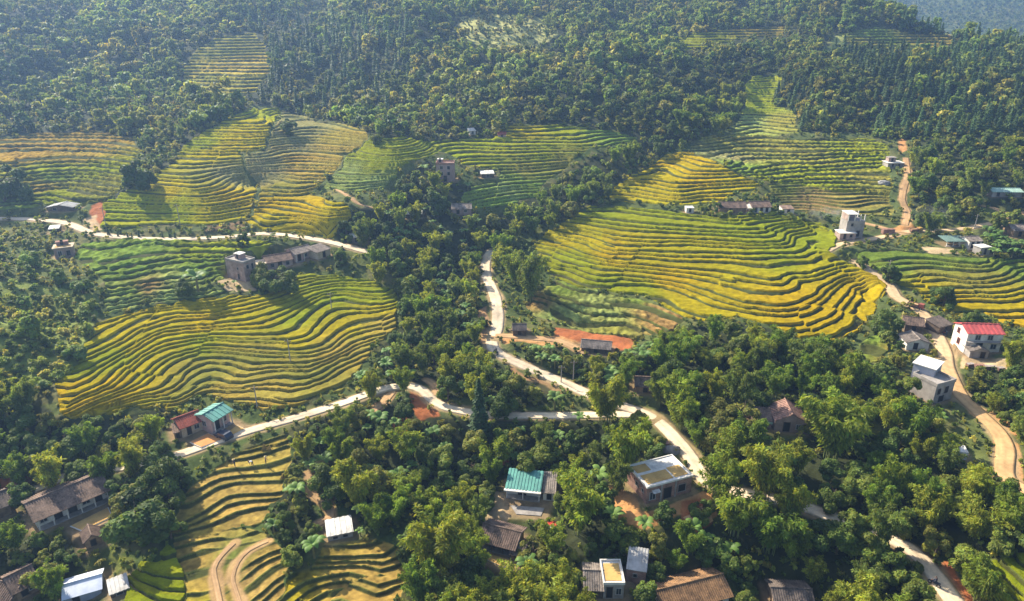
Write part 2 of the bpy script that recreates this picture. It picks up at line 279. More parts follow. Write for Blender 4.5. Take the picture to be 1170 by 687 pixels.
# bare earth and other plain ground patches: (outline, colour, strength)
RED=(.36,.115,.04); ORG=(.48,.24,.09); TAN=(.50,.36,.2); MEAD=(.14,.15,.03)
SOILS = [([(636,374),(660,377),(690,382),(722,384),(724,398),(700,402),(655,390),(632,386)], RED), ([(575,380),(600,384),(640,384),(662,392),(640,396),(600,392),(575,390)], ORG),
 ([(700,552),(712,562),(738,582),(760,580),(790,568),(812,560),(818,590),(800,602),(775,592),(740,600),(712,590),(697,570)], ORG), ([(776,575),(805,570),(812,600),(790,612),(772,600)], RED),
 ([(1080,640),(1095,650),(1112,668),(1132,687),(1140,697),(1100,697),(1085,670),(1068,645)], RED), ([(102,236),(116,230),(138,232),(136,242),(118,254),(108,262),(100,252)], RED), ([(95,250),(106,246),(116,262),(104,264)], TAN),
 ([(466,447),(484,452),(496,468),(505,478),(478,482),(470,465)], RED), ([(450,476),(468,480),(474,496),(460,505),(448,492)], RED), ([(568,500),(578,498),(580,530),(570,535)], RED),
 ([(985,62),(1002,60),(1002,70),(994,76)], ORG), ([(1078,40),(1086,40),(1086,52),(1080,52)], ORG), ([(1026,160),(1034,158),(1036,172),(1028,175)], ORG), ([(1048,202),(1062,200),(1060,208),(1050,208)], ORG),
 ([(1010,262),(1040,256),(1050,266),(1020,272)], ORG), ([(1050,282),(1090,284),(1096,290),(1060,290)], TAN), ([(1098,408),(1150,410),(1150,424),(1098,420)], TAN), ([(1105,455),(1130,470),(1160,488),(1165,500),(1140,488),(1110,470)], ORG),
 ([(1136,500),(1165,505),(1170,560),(1150,570),(1136,545)], ORG), ([(548,355),(558,350),(560,385),(556,400),(562,412),(552,404),(548,385)], (.33,.19,.09)), ([(582,417),(620,434),(642,449),(636,455),(606,440),(582,424)], (.30,.17,.08)), ([(250,320),(290,318),(292,332),(262,334)], TAN),
 ([(556,560),(580,570),(585,590),(565,605),(550,600)], TAN), ([(225,240),(280,252),(282,262),(235,264)], (.17,.11,.05)), ([(150,640),(140,660),(120,655),(130,625)], MEAD), ([(0,548),(40,530),(30,556),(0,566)], RED), ([(1112,640),(1150,610),(1180,600),(1180,640),(1130,650)], MEAD),
 ([(525,20),(560,15),(620,20),(640,40),(600,62),(560,58),(530,45)], (.42,.40,.13)), ([(290,38),(310,22),(370,-2),(380,2),(350,22),(320,40)], (.27,.32,.06)), ([(1130,560),(1175,555),(1180,575),(1140,575)], ORG),
 ([(-20,320),(40,325),(105,335),(114,366),(92,412),(60,438),(-20,440)], (.20,.235,.05)), ([(700,155),(790,150),(760,165),(720,170)], (.09,.09,.04)), ([(640,58),(700,66),(705,78),(650,72)], (.24,.27,.07)), ([(90,12),(180,20),(200,36),(110,34)], (.22,.26,.07)), ([(880,44),(960,46),(940,60),(890,58)], (.26,.28,.08)), ([(1000,38),(1090,44),(1085,58),(1010,58),(965,50)], (.26,.28,.08)), ([(700,8),(780,14),(770,26),(700,20)], (.22,.26,.07)), ([(440,55),(500,60),(495,75),(440,70)], (.20,.24,.06))]
SOILS = [(world_poly(p), np.array(c)) for p, c in SOILS]

# ------------------------------------------------------------------ roads and paths as smooth centre lines
def catmull(P, step=1.6):
    P = np.array(P, float); out = []
    for i in range(len(P)-1):
        p0 = P[max(i-1, 0)]; p1 = P[i]; p2 = P[i+1]; p3 = P[min(i+2, len(P)-1)]
        n = max(2, int(np.linalg.norm(p2-p1)/step))
        for j in range(n):
            t = j/n
            out.append(.5*((2*p1)+(-p0+p2)*t+(2*p0-5*p1+4*p2-p3)*t*t+(-p0+3*p1-3*p2+p3)*t**3))
    out.append(P[-1]); return np.array(out)
def smooth1(v, n):
    k = np.ones(n)/n; return np.convolve(np.pad(v, n//2, mode='edge'), k, mode='valid')[:len(v)]
RW = {'upper': 2.8, 'centre': 3.0, 'lower': 2.4, 'right': 2.6, 'village': 3.1}
STRIPS = []     # (kind, name, centreline, width)
for k, pts in ROADS.items():
    P = np.array([at_z(x, y, np.array(float(z))) for x, y, z in pts])
    c = catmull(P); c[:, 2] = smooth1(c[:, 2], 7); STRIPS.append(('road', k, c, RW[k]))
for k, w, pts in [('driveway', 1.8, [(449,444),(440,457),(424,474)]), ('track', 2.0, [(1035,180),(1037,200),(1033,215),(1031,230),(1037,243),(1034,258)]), ('footpath', .8, [(267,620),(252,636),(244,650),(247,668),(252,692)]),
    ('footpath', .6, [(306,618),(285,628),(272,642),(266,659),(268,670),(275,692)]), ('footpath', 1.4, [(352,538),(354,556),(362,568),(374,578),(378,590),(364,599)]), ('footpath', 1.1, [(382,215),(395,222),(410,231),(434,242)]),
    ('track', 2.2, [(566,384),(585,383),(610,386),(640,390),(664,402)]), ('track', 2.0, [(985,254),(1005,259),(1024,265),(1040,266)]), ('track', 2.2, [(1172,242),(1150,246),(1135,236),(1120,234)]), ('track', 1.6, [(496,452),(499,446),(494,438),(486,434)])]:
    a = np.array(pts, float); P = hit(a[:, 0], a[:, 1]); c = catmull(P); c[:, 2] = smooth1(c[:, 2], 9); STRIPS.append(('path', k, c, w))

# ------------------------------------------------------------------ house footprints (front base corners in the photograph, depth in metres)
def footprint(A, B, depth, z=None):
    """front line from A to B on the ground, the house stands behind it: centre, yaw, length, depth, height of the ground"""
    pa, pb = hit1(*A), hit1(*B)
    z = (pa[2]+pb[2])/2 if z is None else z
    pa = at_z(A[0], A[1], np.array(z)); pb = at_z(B[0], B[1], np.array(z))
    u = (pb-pa)[:2]; L = np.linalg.norm(u); u = u/L; v = np.array([-u[1], u[0]])
    c = (pa[:2]+pb[:2])/2 + v*depth/2
    return dict(c=c, yaw=math.atan2(u[1], u[0]), L=L, D=depth, z=z)

# ------------------------------------------------------------------ the ground sheet
ky = .00128
ys = [40.0]
while ys[-1] < 530: ys.append(ys[-1]*(1+ky) if ys[-1] > 70 else ys[-1]+.11)
ys = np.array(ys)
ys = np.concatenate([np.linspace(-380, 30, 26), ys, 530*np.exp(np.linspace(.006, 2.05, 110))])
us = np.linspace(-1, 1, 1480); du = us[1]-us[0]
tail = 1 + np.cumsum(du*1.26**np.arange(1, 31))
us = np.concatenate([-tail[::-1], us, tail])
hw = 45 + .75*np.maximum(ys, 0)
GXX = us[None, :]*hw[:, None]; GYY = np.repeat(ys[:, None], len(us), 1)
NR, NC = GXX.shape
ZB = base_h(GXX, GYY)

def blur(m, n=2):
    for _ in range(n):
        p = np.pad(m, 1, mode='edge')
        m = (p[:-2, 1:-1]+p[2:, 1:-1]+p[1:-1, :-2]+p[1:-1, 2:]+2*p[1:-1, 1:-1])/6
    return m
def strip_field(c, w, reach):
    """distance to a centre line and height of the line, for the grid points near it"""
    D = np.full(GXX.shape, 1e9); Hh = np.zeros(GXX.shape)
    for i in range(len(c)-1):
        a, b = c[i], c[i+1]; ylo, yhi = min(a[1], b[1])-reach, max(a[1], b[1])+reach
        r0, r1 = np.searchsorted(ys, ylo), np.searchsorted(ys, yhi)
        if r1 <= r0: continue
        xs = GXX[r0:r1]; yy = GYY[r0:r1]
        cols = np.where((xs.max(0) > min(a[0], b[0])-reach) & (xs.min(0) < max(a[0], b[0])+reach))[0]
        if not len(cols): continue
        c0, c1 = cols[0], cols[-1]+1
        xs = xs[:, c0:c1]; yy = yy[:, c0:c1]
        d = b[:2]-a[:2]; l2 = max(d@d, 1e-9)
        t = np.clip(((xs-a[0])*d[0]+(yy-a[1])*d[1])/l2, 0, 1)
        dist = np.hypot(xs-a[0]-t*d[0], yy-a[1]-t*d[1])
        sub = D[r0:r1, c0:c1]; m = dist < sub
        sub[m] = dist[m]; Hh[r0:r1, c0:c1][m] = (a[2]+t*(b[2]-a[2]))[m]
    return D, Hh

def build_ground():
    Z = ZB.copy()
    n1 = fbm(GXX/22, GYY/22, 1, 3); n2 = fbm(GXX/5, GYY/5, 2, 3); n3 = fbm(GXX/1.3, GYY/1.3, 4, 2); n4 = fbm(GXX/60, GYY/60, 6, 2)
    Z += (n2-.5)*.9*sstep(30, 60, GYY) + (n3-.5)*.22
    colr = np.zeros(GXX.shape+(3,))
    def mix(c, t): colr[:] = colr*(1-t[..., None]) + np.array(c)*t[..., None]
    mix((.060, .085, .020), np.ones(GXX.shape))
    mix((.115, .125, .030), sstep(.42, .62, n1)*.8)
    mix((.17, .13, .055), sstep(.55, .72, n2)*.45)
    mix((.035, .05, .015), sstep(.55, .8, n3)*.6)
    mix((.10, .12, .04), sstep(.5, .7, n4)*.4)
    for P, c in SOILS:
        m = in_poly(GXX+(n2-.5)*3+(n1-.5)*70*(GYY > 300), GYY+(n2-.5)*3+(n4-.5)*50*(GYY > 300), P)
        if m.any(): mix(c, blur(m.astype(float), 2)*(.25+.55*n3+.75*n2).clip(0, .97))
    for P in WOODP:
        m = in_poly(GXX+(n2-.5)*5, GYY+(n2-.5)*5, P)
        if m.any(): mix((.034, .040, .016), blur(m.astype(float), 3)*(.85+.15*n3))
    for P, c in SOILS:
        if c[0] > .3:
            m = in_poly(GXX+(n2-.5)*3, GYY+(n2-.5)*3, P)
            if m.any(): mix(c, blur(m.astype(float), 2)*(.25+.55*n3+.75*n2).clip(0, .97))
    ZT = Z.copy(); CROP = []
    fieldw = np.zeros(GXX.shape)
    wob = fbm(GXX/11, GYY/11, 11, 2)-.5; wob2 = fbm(GXX/2.6, GYY/2.6, 12, 2)-.5
    for zi, z in enumerate(ZONES):
        P = z['wp']; pad = 4
        rows = np.where((ys > P[:, 1].min()-pad) & (ys < P[:, 1].max()+pad))[0]
        if not len(rows): continue
        r0, r1 = rows[0], rows[-1]+1
        cols = np.where((GXX[r0:r1].max(0) > P[:, 0].min()-pad) & (GXX[r0:r1].min(0) < P[:, 0].max()+pad))[0]
        c0, c1 = cols[0], cols[-1]+1
        s = (slice(r0, r1), slice(c0, c1))
        x, y, zb = GXX[s], GYY[s], ZB[s]
        far = sstep(180, 280, y)
        m = in_poly(x+wob[s]*3.4+wob2[s]*1.6, y+wob[s]*3.0-wob2[s]*1.6, P)
        w = sstep(.25, .8, blur(m.astype(float), 2))
        ph = zb/z['step'] + wob[s]*.55 + wob2[s]*.22
        ph = ph + .22*np.sin(ph*2.1+zi) + .15*np.sin(ph*.77+2*zi)
        for SP, sh in z['sw']: ph = ph + sh*in_poly(x, y, SP)
        # now and then a paddy ends and its neighbours close up
        ph = ph + .40*(vnoise(x/19+zi*9, y/19+3) > .70)
        n = np.floor(ph); fr = ph-n
        gy_, gx_ = np.gradient(zb/z['step']); sm = np.clip(np.hypot(gy_, gx_)*.9, .0, .16)
        rf = .16 if z['kind'] != 'stub' else .20
        a = 1-rf
        up = sstep(a-sm*.5, 1.0, fr)
        bund = .18*sstep(.0, .03, fr)*(1-sstep(.09, .17, fr))
        zt = z['step']*(n+up) + bund + (n3[s]-.5)*.10
        ZT[s] = ZT[s]*(1-w) + zt*w
        d2 = (x[..., None]-z['cp'][:, 0])**2 + (y[..., None]-z['cp'][:, 1])**2 + 4
        wt = 1/d2**1.6; wt /= wt.sum(-1, keepdims=True)
        hsh = np.modf(np.sin(n*12.9898+zi*4.1+np.floor(vnoise(x/16, y/16, 21)*3)*7.3)*43758.5)[0]
        hsh = np.abs(hsh)
        # each paddy takes the colour of one nearby control, softened
        cc = np.einsum('ijk,kl->ijl', wt, z['cc'])
        jit = (1 + .20*(hsh-.5))*z.get('gain', 1.0)*1.13
        cc = cc*jit[..., None]; cc[..., 0] *= 1+.14*(np.abs(np.modf(hsh*7.7)[0])-.5)
        cc = cc*(.86+.28*n3[s])[..., None]
        if z['kind'] == 'stub':
            k = vnoise(x/.55, y/.55, 33)*.6+vnoise(x/2.1, y/1.4, 34)*.4; cc = cc*(.45+1.05*k)[..., None]*np.array([1, 1.02, 1])
        if z['kind'] == 'veg':
            k = vnoise(x/.9, y/1.6, 31); cc = cc*(.55+.9*k)[..., None]
        bank = np.array([.066, .072, .016])*(.65+.7*n3[s])[..., None]
        bank = bank*(1-.35*sstep(.5, .8, n2[s]))[..., None] + np.array([.06, .036, .016])*(.35*sstep(.5, .8, n2[s]))[..., None]
        isb = np.maximum(sstep(a-.03-sm*.5, a+.02+sm*.5, fr), 1-sstep(.02, .06+sm, fr))
        edge = np.array([.17, .175, .036] if z['kind'] == 'stub' else [.11, .135, .028])*(.7+.6*n3[s])[..., None]
        bk = np.where((fr < .5)[..., None], edge, bank)
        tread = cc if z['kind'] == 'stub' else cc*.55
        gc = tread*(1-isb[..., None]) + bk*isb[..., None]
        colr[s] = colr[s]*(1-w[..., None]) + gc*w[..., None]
        fieldw[s] = np.maximum(fieldw[s], w)
        if z['kind'] != 'stub':
            hgt = .46 if z['kind'] == 'rice' else .5
            cm = sstep(.0, .05+sm, fr)*(1-sstep(a-.04-sm*.6, a+.02+sm*.4, fr))*sstep(.5, .95, w)
            ht = cm*(hgt+(n3[s]-.5)*.22)
            if z['kind'] == 'veg': ht = ht*(.25+1.1*vnoise(x/.8, y/1.3, 41))
            CROP.append((z, s, cm, ht, cc))
    # roads cut into the slope, then level plots for the houses
    roadd = np.full(GXX.shape, 1e9)
    for kind, k, c, w in STRIPS:
        D, Hh = strip_field(c, w, w/2+5.0)
        inner = w/2+(.5 if kind == 'road' else .2); outer = inner+(3.6 if kind == 'road' else 2.4)
        t = 1-sstep(inner, outer, D)
        ZT = ZT*(1-t) + (Hh-.03)*t
        sh = (1-sstep(w/2, w/2+(1.1 if kind == 'road' else .6), D+(n2-.5)*1.6))
        mix((.36, .25, .13) if kind == 'road' else (.42, .26, .12), sh*(.85+.3*(n3-.5)).clip(0, 1))
        roadd = np.minimum(roadd, D-w/2)
    pads = np.zeros(GXX.shape)
    for f in PADS:
        cx, cy = f['c']; ca, sa = math.cos(f['yaw']), math.sin(f['yaw'])
        rr = math.hypot(f['L'], f['D'])/2+6
        r0, r1 = np.searchsorted(ys, cy-rr), np.searchsorted(ys, cy+rr)
        s = slice(r0, r1)
        x = GXX[s]-cx; y = GYY[s]-cy
        lx = np.abs(x*ca+y*sa)-f['L']/2; ly = np.abs(-x*sa+y*ca)-f['D']/2
        d = np.hypot(np.maximum(lx, 0), np.maximum(ly, 0))
        t = 1-sstep(.5, f.get('m', 2.6), d)
        t = t*(roadd[s] > .6)
        ZT[s] = ZT[s]*(1-t) + f['z']*t
        pads[s] = np.maximum(pads[s], 1-sstep(.3, 1.6, d))
        tt = (1-sstep(.4, 1.8, d+(n2[s]-.5)*1.5))[..., None]*.75
        colr[s] = colr[s]*(1-tt) + np.array([.30, .20, .11])*(.75+.5*n3[s])[..., None]*tt
    return ZT, colr, CROP, fieldw, roadd, pads

def grid_mesh(name, X, Y, Z, C, keep=None):
    r, c = X.shape
    V = np.stack([X, Y, Z], -1).reshape(-1, 3)
    idx = np.arange(r*c).reshape(r, c)
    Q = np.stack([idx[:-1, :-1], idx[:-1, 1:], idx[1:, 1:], idx[1:, :-1]], -1).reshape(-1, 4)
    Cc = C.reshape(-1, 3)
    if keep is not None:
        kk = keep.reshape(-1)
        Q = Q[kk[Q].any(1)]
        used = np.zeros(len(V), bool); used[Q] = True
        rm = np.cumsum(used)-1; Q = rm[Q]; V = V[used]; Cc = Cc[used]
    return raw_mesh(name, V, Q, Cc, smooth=True)

def raw_mesh(name, V, Q, C=None, smooth=False):
    """mesh of quads (or tris) straight from arrays, colours per point"""
    me = bpy.data.meshes.new(name)
    V = np.asarray(V, np.float32); Q = np.asarray(Q, np.int32); k = Q.shape[1]
    me.vertices.add(len(V)); me.vertices.foreach_set('co', V.ravel())
    me.loops.add(Q.size); me.loops.foreach_set('vertex_index', Q.ravel())
    me.polygons.add(len(Q)); me.polygons.foreach_set('loop_start', np.arange(0, Q.size, k, dtype=np.int32))
    me.polygons.foreach_set('loop_total', np.full(len(Q), k, np.int32))
    if smooth: me.polygons.foreach_set('use_smooth', np.ones(len(Q), bool))
    me.update(calc_edges=True)
    if C is not None:
        at = me.color_attributes.new('Col', 'FLOAT_COLOR', 'POINT')
        c4 = np.ones((len(V), 4), np.float32); c4[:, :3] = C; at.data.foreach_set('color', c4.ravel())
    return me
# where crowns show in the photograph: outline, kinds, spacing in metres, size, words
TZ = [
 dict(k='hollow', say='in the wooded hollow between the two rice hills', poly=[(462,300),(505,262),(560,262),(592,285),(548,302),(545,345),(560,372),(545,395),(552,412),(600,432),(640,455),(560,468),(515,458),(495,440),(465,436),(425,440),(412,430),(440,400),(452,370),(462,340)], mix=dict(bamboo_clump=.54, broadleaf_tree=.38, banana_plant=.08), sp=4.3, sc=(.55,.85)),
 dict(k='gorge', say='in the narrow wooded gorge climbing past the knoll', poly=[(560,285),(600,262),(640,255),(676,232),(690,222),(730,195),(765,172),(800,155),(838,135),(858,112),(850,85),(830,85),(790,115),(765,150),(720,165),(690,172),(660,192),(640,208),(610,225),(580,240),(555,250)], mix=dict(bamboo_clump=.45, broadleaf_tree=.55), sp=5.0, sc=(.6,.95)),
 dict(k='hamlet', say='in the grove around the hidden roofs by the upper road', poly=[(385,290),(383,262),(402,248),(430,235),(450,225),(470,195),(500,180),(498,215),(515,210),(560,212),(560,225),(540,232),(560,262),(505,262),(462,300),(430,312),(428,290)], mix=dict(bamboo_clump=.35, broadleaf_tree=.55, banana_plant=.1), sp=4.6, sc=(.55,.85)),
 dict(k='midslope', say='in the dark grove below the looping road', poly=[(345,490),(385,468),(425,455),(440,448),(462,455),(470,478),(505,478),(540,480),(640,480),(700,478),(735,478),(750,500),(745,520),(712,535),(700,550),(690,580),(650,600),(640,560),(625,545),(578,536),(572,560),(550,590),(500,575),(470,560),(450,570),(430,600),(405,595),(390,575),(372,560),(360,540),(345,520)], mix=dict(bamboo_clump=.42, broadleaf_tree=.51, banana_plant=.07), sp=4.0, sc=(.55,.95)),
 dict(k='lowgrove', say='in the tall grove between straw terraces and tiled farmhouses', poly=[(468,560),(500,572),(545,590),(546,625),(560,650),(590,648),(640,640),(662,640),(660,690),(700,720),(470,720),(474,660),(466,625)], mix=dict(bamboo_clump=.68, broadleaf_tree=.32), sp=3.9, sc=(.6,.95)),
 dict(k='clearing', say='around the clearing below the unfinished brick house', poly=[(650,560),(690,560),(705,590),(760,600),(800,600),(850,600),(860,690),(835,660),(800,655),(745,660),(738,630),(712,628),(690,636),(660,640),(600,640),(595,605),(640,600)], mix=dict(broadleaf_tree=.72, bamboo_clump=.23, banana_plant=.05), sp=3.6, sc=(.42,.72)),
 dict(k='rightmass', say='in the big bamboo wood under the golden hill', poly=[(700,440),(720,405),(757,385),(790,372),(850,368),(895,382),(930,395),(972,398),(990,418),(1030,430),(1036,445),(1062,462),(1085,490),(1060,490),(1030,470),(985,470),(960,480),(925,492),(882,458),(858,462),(856,492),(885,520),(925,500),(960,490),(1010,500),(1000,560),(910,572),(860,560),(815,545),(795,515),(770,488),(745,472),(760,455),(750,430),(725,428)], mix=dict(bamboo_clump=.62, broadleaf_tree=.38), sp=4.2, sc=(.65,1.05)),
 dict(k='lowright', say='in the shaded wood along the lower village road', poly=[(840,570),(905,580),(955,598),(1000,615),(1030,632),(1050,665),(1065,720),(940,720),(925,690),(900,680),(870,690),(850,660),(840,600)], mix=dict(bamboo_clump=.4, broadleaf_tree=.6), sp=4.2, sc=(.6,1.0)),
 dict(k='farright', say='in the wood between dirt track and lower road', poly=[(1010,480),(1060,492),(1085,505),(1085,530),(1120,535),(1138,548),(1160,575),(1190,585),(1190,640),(1110,650),(1085,640),(1060,620),(1010,600),(960,590),(915,570),(1000,560)], mix=dict(bamboo_clump=.45, broadleaf_tree=.55), sp=4.0, sc=(.6,.95)),
 dict(k='edge', say='on the bank beside the bright red roof and rubble strip', poly=[(1086,425),(1150,425),(1180,380),(1190,500),(1160,485),(1120,460),(1098,440)], mix=dict(broadleaf_tree=.6, bamboo_clump=.4), sp=3.8, sc=(.42,.68)),
 dict(k='roadside', say='between the winding road and the grey shed', poly=[(575,398),(640,395),(665,400),(700,402),(755,388),(715,430),(690,445),(672,440),(640,425),(605,408)], mix=dict(broadleaf_tree=.75, banana_plant=.15, bamboo_clump=.1), sp=3.6, sc=(.42,.68)),
 dict(k='leftwood', say='in the dark wood below the yellow paddies', poly=[(-20,430),(40,452),(60,475),(110,478),(150,472),(185,468),(188,492),(165,520),(130,528),(95,532),(40,552),(20,562),(-20,560)], mix=dict(broadleaf_tree=.7, bamboo_clump=.3), sp=4.0, sc=(.55,.9)),
 dict(k='lowleft', say='between the long farmhouse and the mossy corner house', poly=[(-20,600),(30,605),(60,615),(95,605),(96,630),(90,650),(70,660),(45,655),(25,640),(-20,655)], mix=dict(broadleaf_tree=.8, bamboo_clump=.2), sp=3.4, sc=(.45,.75)),
 dict(k='bigdark', say='beside the big dark tree at the straw terraces', poly=[(140,545),(185,505),(210,520),(212,560),(195,600),(160,610),(135,590)], mix=dict(broadleaf_tree=1), sp=3.6, sc=(.6,.9)),
 dict(k='pathside', say='along the dirt footpath by the straw terraces', poly=[(300,590),(318,565),(334,520),(348,545),(360,575),(362,600),(368,622),(330,640),(310,612)], mix=dict(broadleaf_tree=.93, banana_plant=.07), sp=3.4, sc=(.4,.7)),
 dict(k='leftslope', say='on the scrubby slope beside the yellow paddies', poly=[(-20,262),(50,272),(60,300),(95,300),(120,325),(112,345),(100,365),(70,330),(40,335),(0,330),(-20,400)], mix=dict(broadleaf_tree=.3, shrub=.7), sp=7.5, sc=(.42,.7)),
 dict(k='scrub', say='scattered over the open scrub slope', poly=[(-20,330),(40,335),(100,345),(112,368),(90,412),(60,440),(-20,440)], mix=dict(shrub=.88, broadleaf_tree=.12), sp=4.0, sc=(.4,.75)),
 dict(k='rightslope', say='on the wooded slope above the pale green tin shed', poly=[(1040,160),(1190,150),(1190,300),(1168,255),(1135,250),(1165,232),(1130,230),(1125,214),(1100,240),(1060,255),(1040,250),(1044,220),(1038,190)], mix=dict(broadleaf_tree=.85, bamboo_clump=.15), sp=5.0, sc=(.6,.95)),
 dict(k='greenroof', say='beside the dark green sheet shed and white house', poly=[(1118,262),(1135,258),(1150,275),(1180,280),(1180,300),(1140,296),(1128,290)], mix=dict(broadleaf_tree=.6, banana_plant=.4), sp=3.4, sc=(.5,.7)),
 dict(k='topleft', say='in the tree belt between the rust terraces and the gold rice', poly=[(150,160),(212,163),(200,186),(165,205),(135,225),(122,228),(140,212),(152,195),(160,172)], mix=dict(broadleaf_tree=.7, shrub=.3), sp=4.5, sc=(.4,.62)),
 dict(k='roofs', say='around the brown roofs above the golden hill', poly=[(800,238),(822,228),(856,222),(890,225),(912,235),(915,246),(885,246),(852,246),(820,246)], mix=dict(broadleaf_tree=.5, shrub=.5), sp=4.5, sc=(.3,.5)),
 dict(k='road', say='among vegetables under the upper road', poly=[(195,276),(215,276),(285,280),(275,300),(240,335),(200,340),(215,310)], mix=dict(shrub=.6, banana_plant=.4), sp=5.0, sc=(.5,.8)),
 dict(k='belt', say='along the grassy bank below the upper gold terraces', poly=[(385,262),(398,240),(430,240),(420,262),(392,275)], mix=dict(broadleaf_tree=1), sp=4.2, sc=(.45,.7)),
 dict(k='gardens', say='around the garden strips at the foot of the golden hill', poly=[(985,395),(1012,375),(1035,385),(1034,420),(1010,428),(985,420)], mix=dict(broadleaf_tree=.5, shrub=.5), sp=3.5, sc=(.4,.65)),
 dict(k='kitchen', say='on the bank between the straw terraces and the lower road', poly=[(330,512),(385,478),(420,465),(360,505),(345,520)], mix=dict(broadleaf_tree=.5, bamboo_clump=.5), sp=3.6, sc=(.4,.7)),
 dict(k='above', say='by the long green terraces and the three-storey house', poly=[(470,195),(500,185),(500,215),(470,215),(455,212)], mix=dict(broadleaf_tree=.8, shrub=.2), sp=4.0, sc=(.5,.7)),
]
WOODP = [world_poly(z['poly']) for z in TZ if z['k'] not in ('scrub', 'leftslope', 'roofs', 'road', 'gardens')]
MAINF = [(-60,-8),(1020,-8),(1050,22),(1040,36),(1000,40),(960,38),(930,62),(905,70),(880,86),(858,100),(800,150),(765,160),(735,158),(705,150),(640,143),(585,142),(560,160),(500,166),(420,157),(330,135),(318,122),(288,120),(205,170),(150,160),(60,152),(-60,160)]
RIGHTF = [(880,95),(905,72),(960,58),(1015,50),(1030,30),(1050,30),(1090,43),(1130,47),(1190,50),(1190,150),(1040,160),(1005,158),(990,152),(915,150),(905,128),(885,118)]
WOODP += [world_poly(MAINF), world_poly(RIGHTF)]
# ------------------------------------------------------------------ materials
def nodes(name):
    m = bpy.data.materials.new(name); m.use_nodes = True
    nt = m.node_tree; b = nt.nodes['Principled BSDF']; return m, nt, b
def link(nt, a, b): nt.links.new(a, b)
def pmat(name, col, rough=.85, var=.3, scale=2.0, bump=.25, spec=.25, col2=None, stretch=None, metal=0.0):
    m, nt, b = nodes(name)
    tc = nt.nodes.new('ShaderNodeTexCoord'); mp = nt.nodes.new('ShaderNodeMapping'); link(nt, tc.outputs['Object'], mp.inputs[0])
    if stretch: mp.inputs['Scale'].default_value = stretch
    n = nt.nodes.new('ShaderNodeTexNoise'); n.inputs['Scale'].default_value = scale; n.inputs['Detail'].default_value = 5; n.inputs['Roughness'].default_value = .65
    link(nt, mp.outputs[0], n.inputs['Vector'])
    n2 = nt.nodes.new('ShaderNodeTexNoise'); n2.inputs['Scale'].default_value = scale*.22; n2.inputs['Detail'].default_value = 3; link(nt, tc.outputs['Object'], n2.inputs['Vector'])
    mx = nt.nodes.new('ShaderNodeMix'); mx.data_type = 'RGBA'
    c2 = col2 or tuple(c*(1-var*1.5) for c in col)
    mx.inputs[6].default_value = (*[min(1, c*(1+var)) for c in col], 1); mx.inputs[7].default_value = (*c2, 1)
    ad = nt.nodes.new('ShaderNodeMath'); ad.operation = 'ADD'; link(nt, n.outputs[0], ad.inputs[0]); link(nt, n2.outputs[0], ad.inputs[1])
    mr = nt.nodes.new('ShaderNodeMapRange'); mr.inputs[1].default_value = .72; mr.inputs[2].default_value = 1.28; link(nt, ad.outputs[0], mr.inputs[0])
    link(nt, mr.outputs[0], mx.inputs[0]); link(nt, mx.outputs[2], b.inputs['Base Color'])
    b.inputs['Roughness'].default_value = rough; b.inputs['Specular IOR Level'].default_value = spec; b.inputs['Metallic'].default_value = metal
    if bump:
        bp = nt.nodes.new('ShaderNodeBump'); bp.inputs['Strength'].default_value = bump; bp.inputs['Distance'].default_value = .05
        link(nt, n.outputs[0], bp.inputs['Height']); link(nt, bp.outputs[0], b.inputs['Normal'])
    return m
def brickmat(name, c1, c2, mortar, scale=1.0):
    m, nt, b = nodes(name)
    tc = nt.nodes.new('ShaderNodeTexCoord'); sx = nt.nodes.new('ShaderNodeSeparateXYZ'); link(nt, tc.outputs['Object'], sx.inputs[0])
    ad = nt.nodes.new('ShaderNodeMath'); ad.operation = 'ADD'; link(nt, sx.outputs[0], ad.inputs[0]); link(nt, sx.outputs[1], ad.inputs[1])
    cb = nt.nodes.new('ShaderNodeCombineXYZ'); link(nt, ad.outputs[0], cb.inputs[0]); link(nt, sx.outputs[2], cb.inputs[1])
    br = nt.nodes.new('ShaderNodeTexBrick'); link(nt, cb.outputs[0], br.inputs['Vector'])
    br.inputs['Color1'].default_value = (*c1, 1); br.inputs['Color2'].default_value = (*c2, 1); br.inputs['Mortar'].default_value = (*mortar, 1)
    br.inputs['Scale'].default_value = 1.0; br.inputs['Brick Width'].default_value = .42*scale; br.inputs['Row Height'].default_value = .2*scale; br.inputs['Mortar Size'].default_value = .014
    n = nt.nodes.new('ShaderNodeTexNoise'); n.inputs['Scale'].default_value = .9; n.inputs['Detail'].default_value = 6; link(nt, tc.outputs['Object'], n.inputs['Vector'])
    mr = nt.nodes.new('ShaderNodeMapRange'); mr.inputs[1].default_value = .3; mr.inputs[2].default_value = .7; mr.inputs[3].default_value = .62; mr.inputs[4].default_value = 1.25; link(nt, n.outputs[0], mr.inputs[0])
    mx = nt.nodes.new('ShaderNodeMix'); mx.data_type = 'RGBA'; mx.blend_type = 'MULTIPLY'; mx.inputs[0].default_value = 1
    link(nt, br.outputs[0], mx.inputs[6]); link(nt, mr.outputs[0], mx.inputs[7]); link(nt, mx.outputs[2], b.inputs['Base Color'])
    b.inputs['Roughness'].default_value = .9; b.inputs['Specular IOR Level'].default_value = .2
    return m
